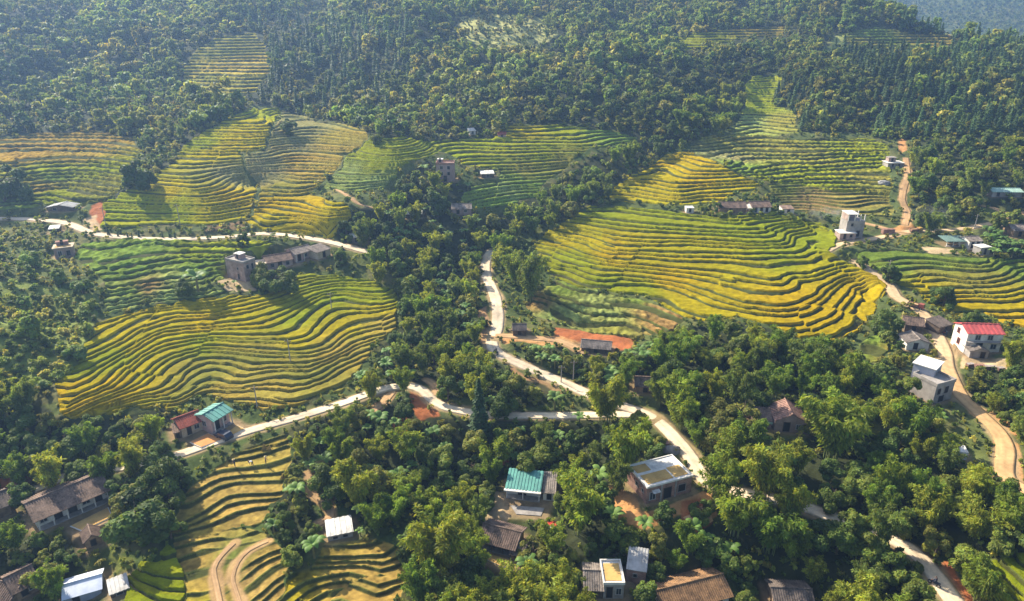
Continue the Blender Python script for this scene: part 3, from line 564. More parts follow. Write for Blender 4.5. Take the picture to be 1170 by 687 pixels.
def groundmat(name, s1=1.2, bump=.6, rough=.95):
    m, nt, b = nodes(name)
    at = nt.nodes.new('ShaderNodeAttribute'); at.attribute_name = 'Col'
    tc = nt.nodes.new('ShaderNodeTexCoord')
    n = nt.nodes.new('ShaderNodeTexNoise'); n.inputs['Scale'].default_value = s1; n.inputs['Detail'].default_value = 6; n.inputs['Roughness'].default_value = .75; link(nt, tc.outputs['Object'], n.inputs['Vector'])
    n2 = nt.nodes.new('ShaderNodeTexNoise'); n2.inputs['Scale'].default_value = s1*.18; n2.inputs['Detail'].default_value = 4; link(nt, tc.outputs['Object'], n2.inputs['Vector'])
    a = nt.nodes.new('ShaderNodeMath'); a.operation = 'ADD'; link(nt, n.outputs[0], a.inputs[0]); link(nt, n2.outputs[0], a.inputs[1])
    mr = nt.nodes.new('ShaderNodeMapRange'); mr.inputs[1].default_value = .7; mr.inputs[2].default_value = 1.3; mr.inputs[3].default_value = .68; mr.inputs[4].default_value = 1.32; link(nt, a.outputs[0], mr.inputs[0])
    mx = nt.nodes.new('ShaderNodeMix'); mx.data_type = 'RGBA'; mx.blend_type = 'MULTIPLY'; mx.inputs[0].default_value = 1
    link(nt, at.outputs['Color'], mx.inputs[6]); link(nt, mr.outputs[0], mx.inputs[7]); link(nt, mx.outputs[2], b.inputs['Base Color'])
    b.inputs['Roughness'].default_value = rough; b.inputs['Specular IOR Level'].default_value = .12
    bp = nt.nodes.new('ShaderNodeBump'); bp.inputs['Strength'].default_value = bump; bp.inputs['Distance'].default_value = .25
    link(nt, n.outputs[0], bp.inputs['Height']); link(nt, bp.outputs[0], b.inputs['Normal'])
    return m
def leafmat(name, trans=.35, rough=.6, spec=.25):
    m, nt, b = nodes(name)
    at = nt.nodes.new('ShaderNodeAttribute'); at.attribute_name = 'Col'
    oi = nt.nodes.new('ShaderNodeObjectInfo')
    mx = nt.nodes.new('ShaderNodeMix'); mx.data_type = 'RGBA'; mx.blend_type = 'MULTIPLY'; mx.inputs[0].default_value = 1
    link(nt, at.outputs['Color'], mx.inputs[6]); link(nt, oi.outputs['Color'], mx.inputs[7])
    link(nt, mx.outputs[2], b.inputs['Base Color']); b.inputs['Roughness'].default_value = rough; b.inputs['Specular IOR Level'].default_value = spec
    tr = nt.nodes.new('ShaderNodeBsdfTranslucent')
    br = nt.nodes.new('ShaderNodeMix'); br.data_type = 'RGBA'; br.blend_type = 'MULTIPLY'; br.inputs[0].default_value = 1; br.inputs[7].default_value = (1.5, 1.35, .7, 1)
    link(nt, mx.outputs[2], br.inputs[6]); link(nt, br.outputs[2], tr.inputs['Color'])
    ms = nt.nodes.new('ShaderNodeMixShader'); ms.inputs[0].default_value = trans
    link(nt, b.outputs[0], ms.inputs[1]); link(nt, tr.outputs[0], ms.inputs[2])
    link(nt, ms.outputs[0], nt.nodes['Material Output'].inputs['Surface'])
    return m
M = {}
M['ground'] = groundmat('soil_and_grass', 1.4, .7)
M['rice'] = groundmat('rice_ears', 3.0, .8, 1.0); M['rice'].node_tree.nodes['Principled BSDF'].inputs['Specular IOR Level'].default_value = 0
M['leaf'] = leafmat('tree_leaf', .40)
M['bamboo'] = leafmat('bamboo_leaf', .46)
M['banana'] = leafmat('banana_leaf', .35, .55, .25)
M['bark'] = pmat('bark', (.12, .085, .055), .95, .3, 3, .5)
M['culm'] = pmat('bamboo_culm', (.16, .19, .06), .6, .3, 1.5, .1)
M['road'] = groundmat('worn_road', .9, .25, .92)
M['path'] = pmat('trodden_earth', (.50, .32, .17), .95, .2, .9, .3, .1, col2=(.36, .21, .10))
M['tile_brown'] = pmat('brown_roof_tile', (.20, .135, .10), .9, .5, 3.5, .5, col2=(.055, .04, .032))
M['tile_dark'] = pmat('dark_roof_tile', (.15, .115, .095), .9, .5, 3.5, .5, col2=(.04, .034, .03))
M['tile_grey'] = pmat('grey_weathered_tile', (.25, .205, .17), .9, .5, 3.5, .5, col2=(.09, .075, .065))
M['tile_orange'] = pmat('orange_brown_tile', (.27, .15, .07), .9, .45, 3.5, .5, col2=(.10, .06, .035))
M['tile_red'] = pmat('red_roof_tile', (.30, .075, .045), .85, .4, 2.5, .4, col2=(.15, .045, .035))
M['tile_pink'] = pmat('broken_pinkish_tile', (.30, .17, .13), .9, .5, 2.0, .5, col2=(.08, .055, .045))
M['tin_red'] = pmat('red_tin', (.47, .085, .08), .55, .25, .8, .15, .35, col2=(.30, .07, .06))
M['tin_green'] = pmat('green_tin', (.10, .29, .235), .55, .25, .8, .15, .35, col2=(.075, .19, .165))
M['tin_dull'] = pmat('dull_green_tin', (.135, .205, .175), .6, .25, .8, .15, .3, col2=(.08, .12, .105))
M['tin_paleg'] = pmat('pale_green_tin', (.34, .48, .40), .5, .15, .8, .1, .4)
M['tin_white'] = pmat('white_tin', (.66, .63, .58), .55, .2, 1.3, .15, .3, col2=(.36, .33, .30))
M['tin_grey'] = pmat('grey_tin', (.40, .385, .37), .55, .25, 1, .1, .4, col2=(.24, .22, .20))
M['rust'] = pmat('rusty_tin', (.22, .12, .08), .8, .4, 2, .2)
M['conc'] = pmat('grey_concrete', (.34, .305, .275), .9, .2, 1.2, .2, col2=(.22, .195, .175))
M['conc_white'] = pmat('pale_concrete', (.68, .64, .58), .9, .12, 1.2, .15, col2=(.52, .48, .43))
M['plaster'] = pmat('white_plaster', (.70, .66, .60), .9, .15, 1.0, .1, col2=(.50, .46, .41))
M['cream'] = pmat('cream_plaster', (.52, .42, .30), .9, .2, 1.0, .1, col2=(.38, .29, .20))
M['pink'] = pmat('pink_plaster', (.52, .37, .33), .9, .2, 1.0, .1, col2=(.38, .26, .23))
M['blue'] = pmat('blue_grey_render', (.36, .38, .44), .9, .15, .8, .1, col2=(.27, .28, .33))
M['lilac'] = pmat('pinkish_block_render', (.36, .255, .225), .9, .2, .9, .15, col2=(.24, .17, .15))
M['brick'] = brickmat('red_brick', (.33, .17, .12), (.26, .13, .095), (.36, .31, .28))
M['brick_pale'] = brickmat('pale_brick', (.42, .29, .24), (.36, .24, .2), (.42, .38, .34))
M['mud'] = pmat('mud_wall', (.30, .20, .12), .95, .3, 1.5, .3)
M['wood'] = pmat('old_timber', (.14, .10, .07), .9, .35, 2, .3)
M['dark'] = pmat('dark_opening', (.012, .012, .014), .5, .1, 1, 0, .4)
M['glass'] = pmat('window_glass', (.03, .04, .05), .15, .1, 1, 0, .6)
M['frame'] = pmat('window_frame', (.42, .40, .38), .7, .1, 1, 0)
M['woodred'] = pmat('red_shutter', (.36, .10, .06), .7, .2, 1, 0)
M['grain'] = pmat('drying_rice_grain', (.54, .34, .12), .95, .18, 2.5, .3, .1, col2=(.40, .24, .08), stretch=(1, 5, 1))
M['grain_red'] = pmat('orange_rice_grain', (.60, .28, .10), .95, .15, 2.5, .3, .1, col2=(.50, .22, .08), stretch=(1, 5, 1))
M['tarp_shade'] = pmat('white_tarp_blue_shade', (.62, .64, .70), .5, .15, .8, .3, .4, col2=(.42, .47, .60))  # white sheet; its bluish shadow is put into the colour
M['red'] = pmat('red_cloth', (.55, .04, .03), .8, .15, 2, .1)
M['cloth_dark'] = pmat('dark_cloth', (.05, .055, .08), .9, .2, 4, .1)
M['cloth_pink'] = pmat('pink_cloth', (.45, .22, .2), .9, .2, 4, .1)
M['cloth_white'] = pmat('white_cloth', (.62, .60, .56), .9, .15, 4, .1)
M['skin'] = pmat('skin', (.36, .20, .13), .6, .05, 4, 0)
M['hair'] = pmat('black_hair', (.012, .010, .009), .6, .1, 8, 0)
M['straw'] = pmat('straw', (.55, .42, .2), .9, .2, 6, .2)
M['rubber'] = pmat('tyre_rubber', (.02, .02, .02), .8, .1, 5, 0)
M['paint_dark'] = pmat('dark_blue_paint', (.03, .04, .07), .3, .05, 3, 0, .5)
M['paint_red'] = pmat('dusty_red_paint', (.32, .09, .06), .6, .2, 2, 0, .4)
M['paint_yel'] = pmat('dusty_yellow_paint', (.50, .30, .07), .6, .2, 2, 0, .4)
M['metal'] = pmat('bare_metal', (.45, .45, .46), .4, .1, 4, 0, .5, metal=.6)
M['lamp'] = pmat('lamp_glass', (.7, .7, .65), .2, .05, 4, 0, .5)
M['stone'] = pmat('grey_rock', (.33, .31, .29), .95, .3, 1.2, .5)
M['bundle'] = pmat('rice_straw_bundle', (.34, .25, .08), .95, .3, 3, .4)

# ------------------------------------------------------------------ mesh building
class MB:
    def __init__(s): s.v = []; s.f = []
    def add(s, v, f):
        o = len(s.v); s.v += [tuple(p) for p in v]; s.f += [tuple(i+o for i in q) for q in f]
    def obox(s, o, a, b, c):
        o, a, b, c = map(lambda t: np.array(t, float), (o, a, b, c))
        v = [o, o+a, o+a+b, o+b, o+c, o+a+c, o+a+b+c, o+b+c]
        if np.dot(np.cross(a, b), c) < 0: f = [(0,1,2,3),(7,6,5,4),(4,5,1,0),(5,6,2,1),(6,7,3,2),(7,4,0,3)]
        else: f = [(3,2,1,0),(4,5,6,7),(0,1,5,4),(1,2,6,5),(2,3,7,6),(3,0,4,7)]
        s.add(v, f)
    def box(s, cx, cy, cz, sx, sy, sz): s.obox((cx-sx/2, cy-sy/2, cz-sz/2), (sx,0,0), (0,sy,0), (0,0,sz))
    def tube(s, pts, rad, n=7, cap=True):
        pts = np.array(pts, float); k = len(pts); rad = np.broadcast_to(np.array(rad, float), (k,))
        vs = []
        for i in range(k):
            t = pts[min(i+1, k-1)]-pts[max(i-1, 0)]; t = t/max(np.linalg.norm(t), 1e-9)
            a = np.cross(t, (0,0,1) if abs(t[2]) < .9 else (1,0,0)); a /= np.linalg.norm(a); b = np.cross(t, a)
            for j in range(n):
                w = 2*math.pi*j/n; vs.append(pts[i]+rad[i]*(a*math.cos(w)+b*math.sin(w)))
        fs = [(i*n+j, i*n+(j+1)%n, (i+1)*n+(j+1)%n, (i+1)*n+j) for i in range(k-1) for j in range(n)]
        if cap: fs += [tuple(range(n))[::-1], tuple((k-1)*n+j for j in range(n))]
        s.add(vs, fs)
    def prism(s, prof, axis0, axis1):
        """closed profile of 3D points swept from offset axis0 to axis1"""
        p = np.array(prof, float); a0 = np.array(axis0, float); a1 = np.array(axis1, float); n = len(p)
        s.add(list(p+a0)+list(p+a1), [tuple(range(n))[::-1], tuple(range(n, 2*n))]+[(i, (i+1)%n, n+(i+1)%n, n+i) for i in range(n)])
    def build(s, name, mat, parent=None, smooth=False):
        me = bpy.data.meshes.new(name); me.from_pydata(s.v, [], s.f); 
        bm = bmesh.new(); bm.from_mesh(me); bmesh.ops.recalc_face_normals(bm, faces=bm.faces); bm.to_mesh(me); bm.free()
        if smooth: me.polygons.foreach_set('use_smooth', [True]*len(me.polygons))
        me.materials.append(mat)
        return link_obj(name, me, parent)
def link_obj(name, data, parent=None):
    o = bpy.data.objects.new(name, data); COL.objects.link(o)
    if parent is not None: o.parent = parent
    return o
def tag(o, label=None, cat=None, group=None, kind=None):
    if label: o['label'] = label
    if cat: o['category'] = cat
    if group: o['group'] = group
    if kind: o['kind'] = kind
    return o
def thing(name, label, cat, loc, yaw=0, group=None):
    o = link_obj(name, None); o.location = loc; o.rotation_euler = (0, 0, yaw); o.empty_display_size = .5
    return tag(o, label, cat, group)
def copy_tree(src, loc, yaw, scale=1.0, label=None, group=None):
    r = src.copy(); COL.objects.link(r); r.location = loc; r.rotation_euler = (0, 0, yaw); r.scale = (scale,)*3 if np.isscalar(scale) else scale
    if label: r['label'] = label
    if group: r['group'] = group
    def rec(s, d):
        for ch in s.children:
            c = ch.copy(); COL.objects.link(c); c.parent = d; rec(ch, c)
    rec(src, r)
    return r

# ------------------------------------------------------------------ houses
def roof_slab(mb, e0, e1, r1, r0, th=.10, rib=.34, rh=.07, rw=.5):
    """sloping sheet from eave e0-e1 to ridge r0-r1, with raised rows running down the slope"""
    e0, e1, r1, r0 = map(lambda t: np.array(t, float), (e0, e1, r1, r0))
    a = e1-e0; b = r0-e0; n = np.cross(a, b); n /= np.linalg.norm(n)
    if n[2] < 0: n = -n
    mb.obox(e0-n*th, a, b, n*th)
    if rib:
        L = np.linalg.norm(a); k = int(L/rib); ah = a/L
        for i in range(k):
            o = e0+ah*(i+.25)*L/k
            mb.obox(o-b*.004+n*.003, ah*L/k*rw, b*1.004, n*rh)
WIN_FACES = {'f': ((1,0,0), (0,-1,0)), 'b': ((-1,0,0), (0,1,0)), 'l': ((0,-1,0), (-1,0,0)), 'r': ((0,1,0), (1,0,0))}
def opening(root, face, half, d, z, w, h, kind, base_off=0):
    """window or door on a wall: frame bars standing proud, pane inside"""
    u, n = (np.array(t, float) for t in WIN_FACES[face])
    c = n*half + u*d + np.array([0, 0, z])
    fr = MB(); t = .09
    up = np.array([0, 0, 1.])
    def bar(c0, su, sz): fr.obox(c0-u*su/2-up*sz/2+n*.004, u*su, up*sz, n*.07)
    bar(c+up*(h/2), w+t*2, t); bar(c-u*(w/2), t, h); bar(c+u*(w/2), t, h)
    if kind != 'door': bar(c-up*(h/2), w+t*3, t)
    if kind in ('window', 'shutter'): bar(c, .05, h-t)
    mat = {'window': M['frame'], 'shutter': M['woodred'], 'door': M['wood'], 'hole': M['conc']}[kind]
    o = fr.build('door' if kind == 'door' else 'window', mat, root)
    p = MB(); p.obox(c-u*w/2-up*h/2+n*.003, u*w, up*h, n*.022)
    p.build('panel' if kind == 'door' else 'pane', {'window': M['glass'], 'shutter': M['dark'], 'door': M['dark'], 'hole': M['dark']}[kind], o)
PADS = []
HOUSES = []
def house(label, A, B, depth, h, roof='gable', rise=1.1, over=.45, wall='cream', rm='tile_brown', openings=(), veranda=0, rib=.34, name='village_house', cat='house', parapet=.35, extra=None, flip=False, group=None, pad=True, z=None, posts=0, short=None):
    f = footprint(A, B, depth, z)
    if pad: PADS.append(f)
    HOUSES.append(dict(f=f, label=label, A=A, B=B, h=h, depth=depth, roof=roof, rise=rise, over=over, wall=wall, rm=rm, openings=openings, veranda=veranda, rib=rib, name=name, cat=cat, parapet=parapet, extra=extra, flip=flip, group=group, posts=posts, short=short))
def build_house(s):
    f = s['f']; L, D, h = f['L'], f['D'], s['h']; ov = s['over']
    root = thing(s['name'], s['label'], s['cat'], (f['c'][0], f['c'][1], f['z']), f['yaw'], s['group'])
    s['obj'] = root
    hl, hd = L/2, D/2; v = s['veranda']
    w = MB()
    if s['wall']:
        y0 = -hd+v
        if s['roof'] == 'gable' and not s['flip']:
            w.prism([(0, y0, -.6), (0, hd, -.6), (0, hd, h), (0, 0, h+s['rise']*(1-0)), (0, y0, h+s['rise']*(hd+y0)/hd if v else h)], (-hl, 0, 0), (hl, 0, 0))
        elif s['roof'] == 'gable':
            w.prism([(-hl, 0, -.6), (hl, 0, -.6), (hl, 0, h), (0, 0, h+s['rise']), (-hl, 0, h)], (0, y0, 0), (0, hd, 0))
        elif s['roof'] == 'mono':
            w.prism([(0, y0, -.6), (0, hd, -.6), (0, hd, h+s['rise']), (0, y0, h+s['rise']*v/D)], (-hl, 0, 0), (hl, 0, 0))
        else:
            w.obox((-hl, y0, -.6), (L, 0, 0), (0, D-v, 0), (0, 0, h+.6))
        w.build('wall', M[s['wall']], root)
    r = MB(); rs = s['rise']
    if s['roof'] == 'gable' and not s['flip']:
        k = rs/hd; lift = .06
        for sg in (-1, 1):
            roof_slab(r, (-hl-ov, sg*(hd+ov), h-k*ov+lift), (hl+ov, sg*(hd+ov), h-k*ov+lift), (hl+ov, sg*.02, h+rs+lift), (-hl-ov, sg*.02, h+rs+lift), rib=s['rib'])
        ro = r.build('roof', M[s['rm']], root)
        c = MB(); c.tube([(-hl-ov-.03, 0, h+rs+lift+.07), (hl+ov+.03, 0, h+rs+lift+.07)], .13, 6); c.build('ridge_cap', M[s['rm']], ro)
    elif s['roof'] == 'gable':
        k = rs/hl; lift = .06
        for sg in (-1, 1):
            roof_slab(r, (sg*(hl+ov), -hd-ov, h-k*ov+lift), (sg*(hl+ov), hd+ov, h-k*ov+lift), (sg*.02, hd+ov, h+rs+lift), (sg*.02, -hd-ov, h+rs+lift), rib=s['rib'])
        ro = r.build('roof', M[s['rm']], root)
        c = MB(); c.tube([(0, -hd-ov-.03, h+rs+lift+.07), (0, hd+ov+.03, h+rs+lift+.07)], .13, 6); c.build('ridge_cap', M[s['rm']], ro)
    elif s['roof'] == 'mono':
        k = rs/D
        roof_slab(r, (-hl-ov, -hd-ov, h-k*ov+.06), (hl+ov, -hd-ov, h-k*ov+.06), (hl+ov, hd+ov, h+rs+k*ov+.06), (-hl-ov, hd+ov, h+rs+k*ov+.06), rib=s['rib'])
        r.build('roof', M[s['rm']], root)
    elif s['roof'] == 'flat':
        r.obox((-hl-ov, -hd-ov, h+.003), (L+2*ov, 0, 0), (0, D+2*ov, 0), (0, 0, .16))
        p = s['parapet']
        ro = r.build('roof', M[s['rm']], root)
        if p:
            q = MB(); t = .18; z0 = h+.166
            q.obox((-hl-ov+.002, -hd-ov+.002, z0), (L+2*ov-.004, 0, 0), (0, t, 0), (0, 0, p)); q.obox((-hl-ov+.002, hd+ov-t-.002, z0), (L+2*ov-.004, 0, 0), (0, t, 0), (0, 0, p))
            q.obox((-hl-ov+.002, -hd-ov+t+.004, z0), (t, 0, 0), (0, D+2*ov-2*t-.008, 0), (0, 0, p)); q.obox((hl+ov-t-.002, -hd-ov+t+.004, z0), (t, 0, 0), (0, D+2*ov-2*t-.008, 0), (0, 0, p))
            q.build('parapet', M[s['rm']], ro)
    if v or s['posts']:
        n = s['posts'] or max(2, int(L/2.4)+1)
        fl = MB(); fl.obox((-hl, -hd, -.5), (L, 0, 0), (0, max(v, .6)-.01, 0), (0, 0, .62)); fl.build('veranda_floor', M['conc'], root)
        for i in range(n):
            p = MB(); x = -hl+.12+(L-.24)*i/(n-1); p.box(x, -hd+.12, h/2+.06, .16, .16, h-.12); p.build('post', M['conc_white'] if s['wall'] != 'mud' else M['wood'], root)
    for (face, u, z, ww, hh, kind) in s['openings']:
        half = {'f': hd-v, 'b': hd, 'l': hl, 'r': hl}[face]
        span = L if face in 'fb' else D
        opening(root, face, half, (u-.5)*span, z, ww, hh, kind)
    if s['extra']: s['extra'](root, f, h)
    return root
# ------------------------------------------------------------------ the houses of the valley
def roof_block(name, x, y, sx, sy, sz, mat, top=None):
    def fn(root, f, h):
        b = MB(); b.box(x*f['L'], y*f['D'], h+.17+sz/2, sx, sy, sz); o = b.build(name, M[mat], root)
        t = MB(); t.box(x*f['L'], y*f['D'], h+.175+sz+.06, sx+.3, sy+.3, .12); t.build('slab', M[top or mat], o)
        opening_part(o, x*f['L'], y*f['D']-sy/2, h+.17, .7, 1.5)
    return fn
def opening_part(parent, x, y, z, w, h):
    p = MB(); p.obox((x-w/2, y-.02, z), (w, 0, 0), (0, .018, 0), (0, 0, h)); p.build('door', M['dark'], parent)
def brick_extra(root, f, h):
    L, D = f['L'], f['D']
    a = MB(); a.obox((-L*.40, -D/2-.75, 2.25), (L*.16, 0, 0), (0, .72, .16), (0, 0, .07)); a.build('awning', M['tin_white'], root)
    for i, t in enumerate((.30, .62)):
        c = MB(); c.obox((-L/2+L*t, -D/2-.14, -.5), (.26, 0, 0), (0, .135, 0), (0, 0, h+.45)); c.build('pillar', M['conc'], root)
def tall_extra(root, f, h):
    L, D = f['L'], f['D']
    b = MB(); t = .25
    z0 = h+.17
    for x in (-L/2+.1, -L*.12, L*.2, L/2-.35):
        for y in (-D/2, D/2-t): b = MB(); b.obox((x, y, z0), (t, 0, 0), (0, t, 0), (0, 0, 1.9)); b.build('column', M['conc_white'], root)
    s = MB(); s.obox((-L/2-.1, -D/2-.1, z0+1.905), (L*.62, 0, 0), (0, D+.2, 0), (0, 0, .16)); s.build('upper_slab', M['conc_white'], root)
    w = MB(); w.obox((-L/2+.12, D/2-.5, z0+.002), (L*.8, 0, 0), (0, .15, 0), (0, 0, 1.8)); w.obox((-L/2+.02, -D/2+.3, z0+.002), (.15, 0, 0), (0, D-.9, 0), (0, 0, 1.85)); w.build('unfinished_wall', M['brick_pale'], root)
def dish_extra(root, f, h):
    d = MB(); c = np.array([-f['L']*.36, -f['D']/2-.55, h*.46]); n = 14
    vs = [c+np.array([0, -.12, -.05])]+[c+np.array([.62*math.cos(2*math.pi*i/n), -.22-.1*math.sin(2*math.pi*i/n), .5*math.sin(2*math.pi*i/n)]) for i in range(n)]
    d.add(vs, [(0, 1+i, 1+(i+1) % n) for i in range(n)]); d.tube([c+np.array([0, .53, -.3]), c+np.array([0, -.1, -.05])], .05, 5)
    d.build('satellite_dish', M['plaster'], root)
    b = MB(); b.obox((-f['L']/2+.1, -f['D']/2-.9, 2.5), (f['L']-.2, 0, 0), (0, .89, 0), (0, 0, .1)); b.build('balcony_slab', M['conc'], root)
W_, S_, D_, O_ = 'window', 'shutter', 'door', 'hole'
house('unfinished single-storey brick house with grain spread over its flat roof', (738,576), (789,562), 6.2, 3.15, 'flat', over=.12, wall='brick', rm='conc_white', parapet=.16,
  openings=[('f',.13,1.35,1.1,1.5,W_),('f',.46,1.15,1.5,2.2,D_),('f',.78,1.4,1.5,1.5,O_),('l',.5,1.9,.8,.9,O_),('l',.8,1.9,.6,.7,O_),('r',.5,1.5,1.1,1.2,O_)], extra=brick_extra, name='brick_house', short='the unfinished brick house')
house('long farmhouse under one low brown tile roof with a dark open veranda', (46,608), (126,573), 6.6, 2.5, 'gable', 1.25, .55, 'plaster', 'tile_brown', veranda=1.3, posts=6,
  openings=[('f',.1,1.2,1.0,1.2,W_),('f',.3,1.1,1.1,2.0,D_),('f',.5,1.1,1.2,2.0,D_),('f',.7,1.2,1.1,1.2,W_),('f',.88,1.1,1.0,2.0,D_),('l',.5,1.4,.8,.9,O_)], short='the long brown-roofed farmhouse')
house('house with a smooth teal green metal roof and pinkish gable wall', (247,496), (267,483.5), 4.6, 2.9, 'gable', .75, .3, 'pink', 'tin_green', rib=.8,
  openings=[('f',.3,1.1,1.0,2.0,D_),('f',.7,1.4,1.1,1.1,W_),('l',.4,1.5,1.0,1.1,W_)], veranda=.9, posts=3, short='the teal green roofed house')
house('low house with a faded red tile roof and ochre wall', (209,500), (232.5,491), 4.2, 2.1, 'gable', 1.0, .35, 'cream', 'tile_red', openings=[('f',.35,1.0,.8,1.9,D_),('f',.72,1.2,.9,.9,W_),('l',.5,1.2,.7,.8,W_)], short='the red-tiled house')
house('little brown lean-to against the red-tiled house', (200,502), (208,500), 2.4, 1.3, 'mono', .6, .15, 'mud', 'tile_brown', openings=[('f',.5,.6,.6,1.0,D_)], name='shed', cat='shed')
house('low shed with a white ribbed sheet roof beside straw terraces', (375,619), (403.5,613), 3.4, 1.0, 'mono', .35, .15, 'conc', 'tin_white', rib=.7, openings=[('f',.3,.5,.8,.6,O_),('f',.7,.5,.8,.6,O_)], name='shed', cat='shed', short='the white-roofed shed')
house('small white house with a bright green sheet roof edged in cement', (578,569.5), (616.5,573.5), 4.4, 2.1, 'mono', .85, .15, 'plaster', 'tin_green', veranda=1.2, posts=3, rib=.55,
  openings=[('f',.12,1.2,.8,.9,W_),('f',.45,1.1,1.4,2.0,D_),('f',.8,1.2,1.0,1.1,W_)], short='the bright green sheet-roofed house',
  extra=lambda r, f, h: (lambda m: m.build('cement_gutter', M['conc_white'], r))((lambda m: (m.obox((-f['L']/2-.25, -f['D']/2-.62, h-.14), (f['L']+.5, 0, 0), (0, .55, 0), (0, 0, .2)), m)[1])(MB())))
house('narrow kitchen hut with mottled brown tiles next to the bright green roof', (620.5,571.5), (634,572.5), 4.4, 1.6, 'mono', .9, .2, 'plaster', 'tile_grey', openings=[('f',.5,.9,.8,1.5,D_)], name='hut', cat='hut')
house('brown tiled farmhouse facing a small ochre yard below the bright green roof', (549,627), (587,637), 4.8, 1.9, 'gable', 1.05, .5, 'mud', 'tile_brown', veranda=.9, posts=4, openings=[('f',.3,1,1.0,1.8,D_),('f',.65,1.1,1.0,1.0,W_)], short='the brown farmhouse with the ochre yard')
house('tiny dark tiled annex at the end of the farmhouse with the ochre yard', (584,640), (597,643), 3.0, 1.3, 'gable', .7, .3, 'mud', 'tile_dark', openings=[('f',.5,.7,.7,1.2,D_)], name='hut', cat='hut')
house('small old house with mottled grey tiles touching the flat roof of drying grain', (668,683), (688,684), 5.2, 1.7, 'gable', 1.0, .3, 'wood', 'tile_grey', openings=[('f',.5,.9,.9,1.7,D_)])
house('narrow house whose flat roof is covered with drying yellow grain', (689,684), (712,684), 4.6, 2.7, 'flat', over=.1, wall='conc', rm='conc_white', parapet=.3, openings=[('f',.3,1.2,.9,2.1,D_),('f',.75,1.4,.8,1.2,W_)], name='flat_roof_house', short='the narrow flat roof of drying grain')
house('brick shed with a single slope of pale grey sheets behind the grain-covered flat roof', (715,664), (737,668), 4.2, 2.4, 'mono', .6, .1, 'brick', 'tin_grey', rib=.42, openings=[('f',.45,1.4,.6,.7,O_)], name='shed', cat='shed')
house('large farmhouse with an orange-brown tile roof cut by the picture edge', (760,709), (832,690), 5.4, 1.9, 'gable', 1.2, .5, 'plaster', 'tile_orange', openings=[('f',.85,1.2,1.0,1.0,W_),('r',.5,1.2,.9,1.1,W_)], short='the orange-brown tiled farmhouse')
house('half-roofed gable house with broken pink roof edges deep among bamboo', (884,493), (920,495), 5.6, 2.3, 'gable', 1.5, .15, 'lilac', 'tile_pink', flip=True, rib=.5, openings=[('f',.38,1.1,1.2,2.0,D_),('f',.75,1.2,.8,1.0,W_)], short='the pink-edged gable house')
house('low annex with brown tiles and a pale green front edge by the pink-edged gable', (858,488), (881,490), 3.6, 1.5, 'mono', .8, .1, 'brick', 'tile_brown', openings=[('f',.5,.9,.9,1.3,D_)], name='shed', cat='shed',
  extra=lambda r, f, h: (lambda m: m.build('fascia_board', M['tin_paleg'], r))((lambda m: (m.obox((-f['L']/2-.12, -f['D']/2-.22, h-.42), (f['L']+.24, 0, 0), (0, .05, 0), (0, 0, .42)), m)[1])(MB())))
house('two-storey blue-grey block house with a white slab roof beside the village road', (1038,440), (1062,448), 4.6, 5.0, 'flat', over=.25, wall='blue', rm='conc_white', parapet=0, openings=[('f',.72,2.9,.7,.8,O_),('r',.3,3.6,.9,1.1,W_),('l',.5,3.6,.9,1.1,W_)], name='two_storey_house', short='the blue-grey block house')
house('half-built grey concrete wing with pillars next to the blue-grey block house', (1065,462), (1086,456), 5.2, 3.9, 'flat', over=.1, wall='conc', rm='conc', parapet=.5, openings=[('f',.2,2.6,1.0,1.4,O_),('f',.6,2.6,1.2,1.6,O_),('f',.4,.8,1.6,1.5,O_)], posts=4, name='concrete_wing')
house('two-storey house with a bright red metal roof and white gable end', (1101,401.5), (1141,402.5), 5.4, 4.4, 'gable', 1.0, .3, 'plaster', 'tin_red', rib=.9, openings=[('l',.35,3.5,.9,1.2,S_),('l',.5,1.3,1.0,1.4,S_),('f',.3,3.4,1.1,1.2,W_),('f',.65,3.4,1.1,1.2,W_),('f',.4,1.1,1.2,2.1,D_),('f',.8,1.3,1.2,1.2,W_)], extra=dish_extra, name='two_storey_house', short='the bright red roof')
house('low gabled kitchen with a pale roof edge in front of the bright red roof', (1107,409), (1128,410), 3.2, 1.6, 'gable', .7, .2, 'conc', 'tile_grey', flip=True, openings=[('f',.7,.8,.9,1.5,D_)], name='shed', cat='shed')
house('grey tiled lean-to behind the white gable end of the bright red roof', (1072,382), (1087,378), 3.6, 1.7, 'mono', .6, .2, 'wood', 'tile_dark', openings=[('f',.5,.9,.9,1.4,D_)], name='shed', cat='shed')
house('dark tiled roadside house at the narrow bend of the village road', (1033,379), (1053,381.5), 4.6, 2.0, 'gable', .9, .4, 'wood', 'tile_brown', openings=[('f',.5,1,1.0,1.7,D_),('r',.5,1.2,.9,.9,W_)])
house('lower roadside house with a hipped brown-grey roof above the blue-grey block', (1035,400), (1060,401), 4.2, 1.9, 'gable', .9, .35, 'plaster', 'tile_grey', flip=True, openings=[('f',.4,1.0,.9,1.6,D_),('r',.5,1.1,.8,.9,W_)])
house('tall unfinished grey concrete house with open columns on its top floor', (965,271.5), (985,271.5), 4.6, 4.9, 'flat', over=.05, wall='conc', rm='conc', parapet=0, openings=[('f',.7,1.2,.9,1.8,D_),('f',.3,3.9,.8,1.0,O_),('r',.5,3.8,1.0,1.2,O_),('r',.4,1.2,1.0,2.0,D_)], extra=tall_extra, name='concrete_house', short='the tall unfinished concrete house')
house('low brick annex with a white slab roof beside the tall unfinished concrete house', (959,274), (977,274), 3.6, 1.9, 'flat', over=.2, wall='brick_pale', rm='conc_white', parapet=0, openings=[('f',.3,1.0,.7,1.6,D_),('f',.7,1.1,.8,.8,O_)], name='shed', cat='shed')
